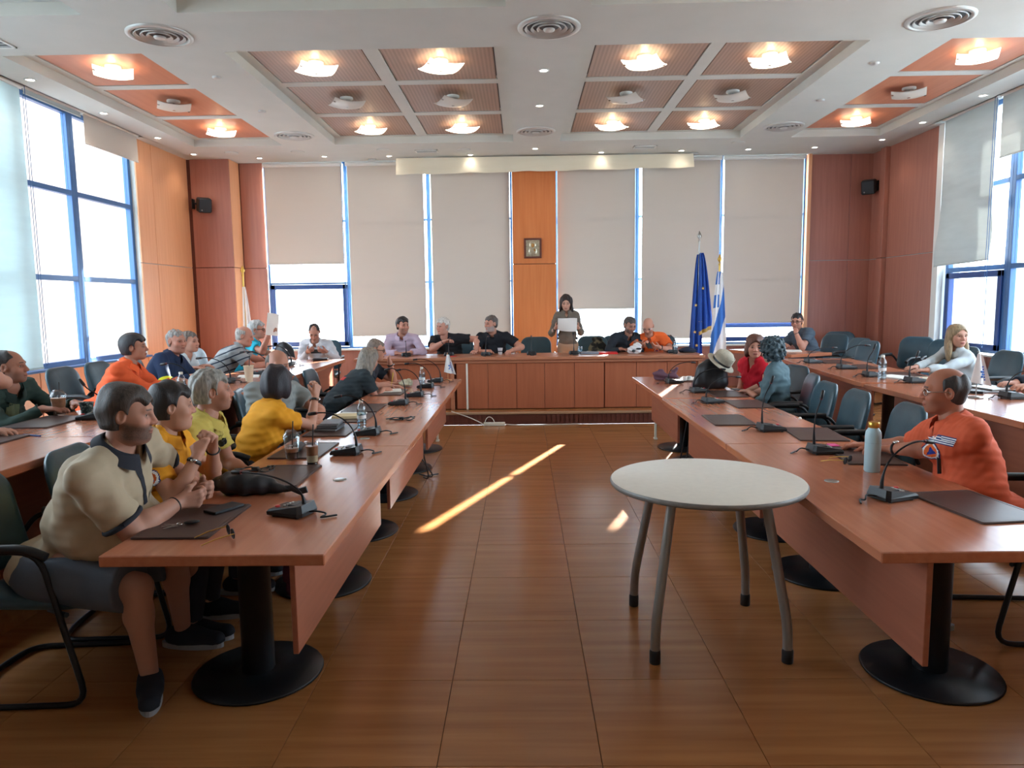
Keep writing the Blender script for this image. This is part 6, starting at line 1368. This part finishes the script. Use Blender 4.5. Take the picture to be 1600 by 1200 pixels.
slab('smartphone', 1.74, 10.03, PL + .82, .075, .14, .010, M['black_plastic'], .5, 'dark smartphone held by bald man on podium', 'phone').rotation_euler = (.8, 0, .4)
slab('desk_pad_case', -2.62, 9.3, PL + OT, .2, .09, .03, M['black_plastic'], .2, 'black case on desk before man in white shirt', 'case', bev=.012)
# podium
slab('folder', 1.16, 10.05, PL + .705, .24, .30, .022, M['red'], 1.5, 'red folder on podium before man in dark blazer', 'folder')
slab('paper_stack', 1.02, 10.2, PL + .705, .21, .3, .016, M['paper'], 1.2, 'white papers beside the red folder', 'paper'); slab('book', .92, 10.02, PL + .705, .25, .18, .03, plain(120, 124, 134), 0, 'grey book on podium before the standing woman', 'book')
slab('smartphone', -.98, 9.86, PL + .705, .07, .14, .008, M['red'], 1.0, 'small red device before white-haired man', 'phone')
t_ = thing('crumpled_cloth', 'white crumpled cloth bag with dark print on podium', 'bag', (1.56, 9.98, PL + .705)); Fd = Field((-.14, -.08, 0), (.14, .09, .17), .008); Fd.ell((-.02, 0, .05), (.10, .06, .06)); Fd.ell((.02, 0, .10), (.05, .04, .04)); Fd.noise(.006, 45, 6); Fd.cut((0, 0, .001), (0, 0, -1)); P, Q = Fd.nets(); link('cloth', np_mesh('cloth', P, Q, plain(214, 212, 212)), t_)
m = MB(); m.ball((.03, -.055, .07), (.04, .012, .014), 10, 6); m.ball((-.04, -.055, .04), (.025, .01, .02), 10, 6); m.build('print', M['leather_dark'], t_)
t_ = thing('navy_cap', 'flat navy cap at the flag end of podium desk', 'cap', (2.30, 10.12, PL + .705)); m = MB(); m.lathe([(.10, 0), (.125, .015), (.12, .035), (.07, .06), (.02, .075), (.001, .077)], 28, cap1=False); m.build('crown', plain(34, 40, 58), t_); m = MB(); m.ball((0, -.10, .012), (.09, .06, .008), 16, 8); m.build('visor', M['black_plastic'], t_)
t_ = thing('backpack', 'dark camouflage backpack on the podium chair', 'backpack', (1.10, 10.66, PL + .455)); Fd = Field((-.2, -.16, 0), (.2, .16, .5), .010); Fd.ell((0, 0, .2), (.15, .10, .22), None, .03); Fd.ell((0, -.07, .13), (.11, .06, .11), None, .03); Fd.cap((-.05, .02, .42), (.05, .02, .42), .03, .03, .03); Fd.noise(.004, 35, 9); Fd.cut((0, 0, .001), (0, 0, -1)); P, Q = Fd.nets()
M['camo'] = noisy('camouflage', srgb(30, 32, 30), srgb(104, 98, 76), 13, rough=.85, lo=.52, hi=.6); link('body', np_mesh('body', P, Q, M['camo']), t_)
t_ = thing('shoulder_bag', 'dark rucksack by the window behind man in turquoise shirt', 'bag', (-3.45, 10.4, PL)); Fd = Field((-.2, -.16, 0), (.2, .16, 1.0), .014); Fd.ell((0, 0, .45), (.17, .12, .46), None, .03); Fd.noise(.006, 25, 4); Fd.cut((0, 0, .001), (0, 0, -1)); P, Q = Fd.nets(); link('body', np_mesh('body', P, Q, M['leather_dark']), t_)
# papers held in hands
def sheet(c, u_, v_, w, h, lab, bend=.02):
    c, u_, v_ = Vector(c), Vector(u_).normalized(), Vector(v_).normalized(); n = u_.cross(v_); P = []
    for j in range(9): P.append([u_ * (w * (i / 8 - .5)) + v_ * (h * (j / 8 - .5)) + n * (bend * math.sin(i / 8 * 3.1 + j * .2)) for i in range(9)])
    m = MB(); m.grid(P); m.grid([[p + n * .0012 for p in r] for r in P][::-1]); tag(m.build('paper_sheet', M['paper'], None, c), lab, 'paper')
sheet((.63, 10.19, 1.27), (1, .0, -.08), (0, -.45, .9), .27, .20, 'white sheets read by the standing woman'); sheet((-3.06, 8.84, 1.36), (.25, .95, -.1), (.1, .1, 1), .26, .27, 'pale sheet held up by man in turquoise shirt', .006)

t_ = thing('hanging_bag', 'dark purple cloth bag hanging under the desk beside big man', 'bag', (-.97, 2.95, .36)); Fd = Field((-.07, -.1, 0), (.07, .1, .34), .009); Fd.ell((0, 0, .13), (.045, .085, .13), None, .02); Fd.cap((0, -.03, .22), (0, 0, .31), .02, .01, .04); Fd.noise(.004, 40, 8); P, Q = Fd.nets(); link('cloth', np_mesh('cloth', P, Q, plain(70, 26, 48)), t_)
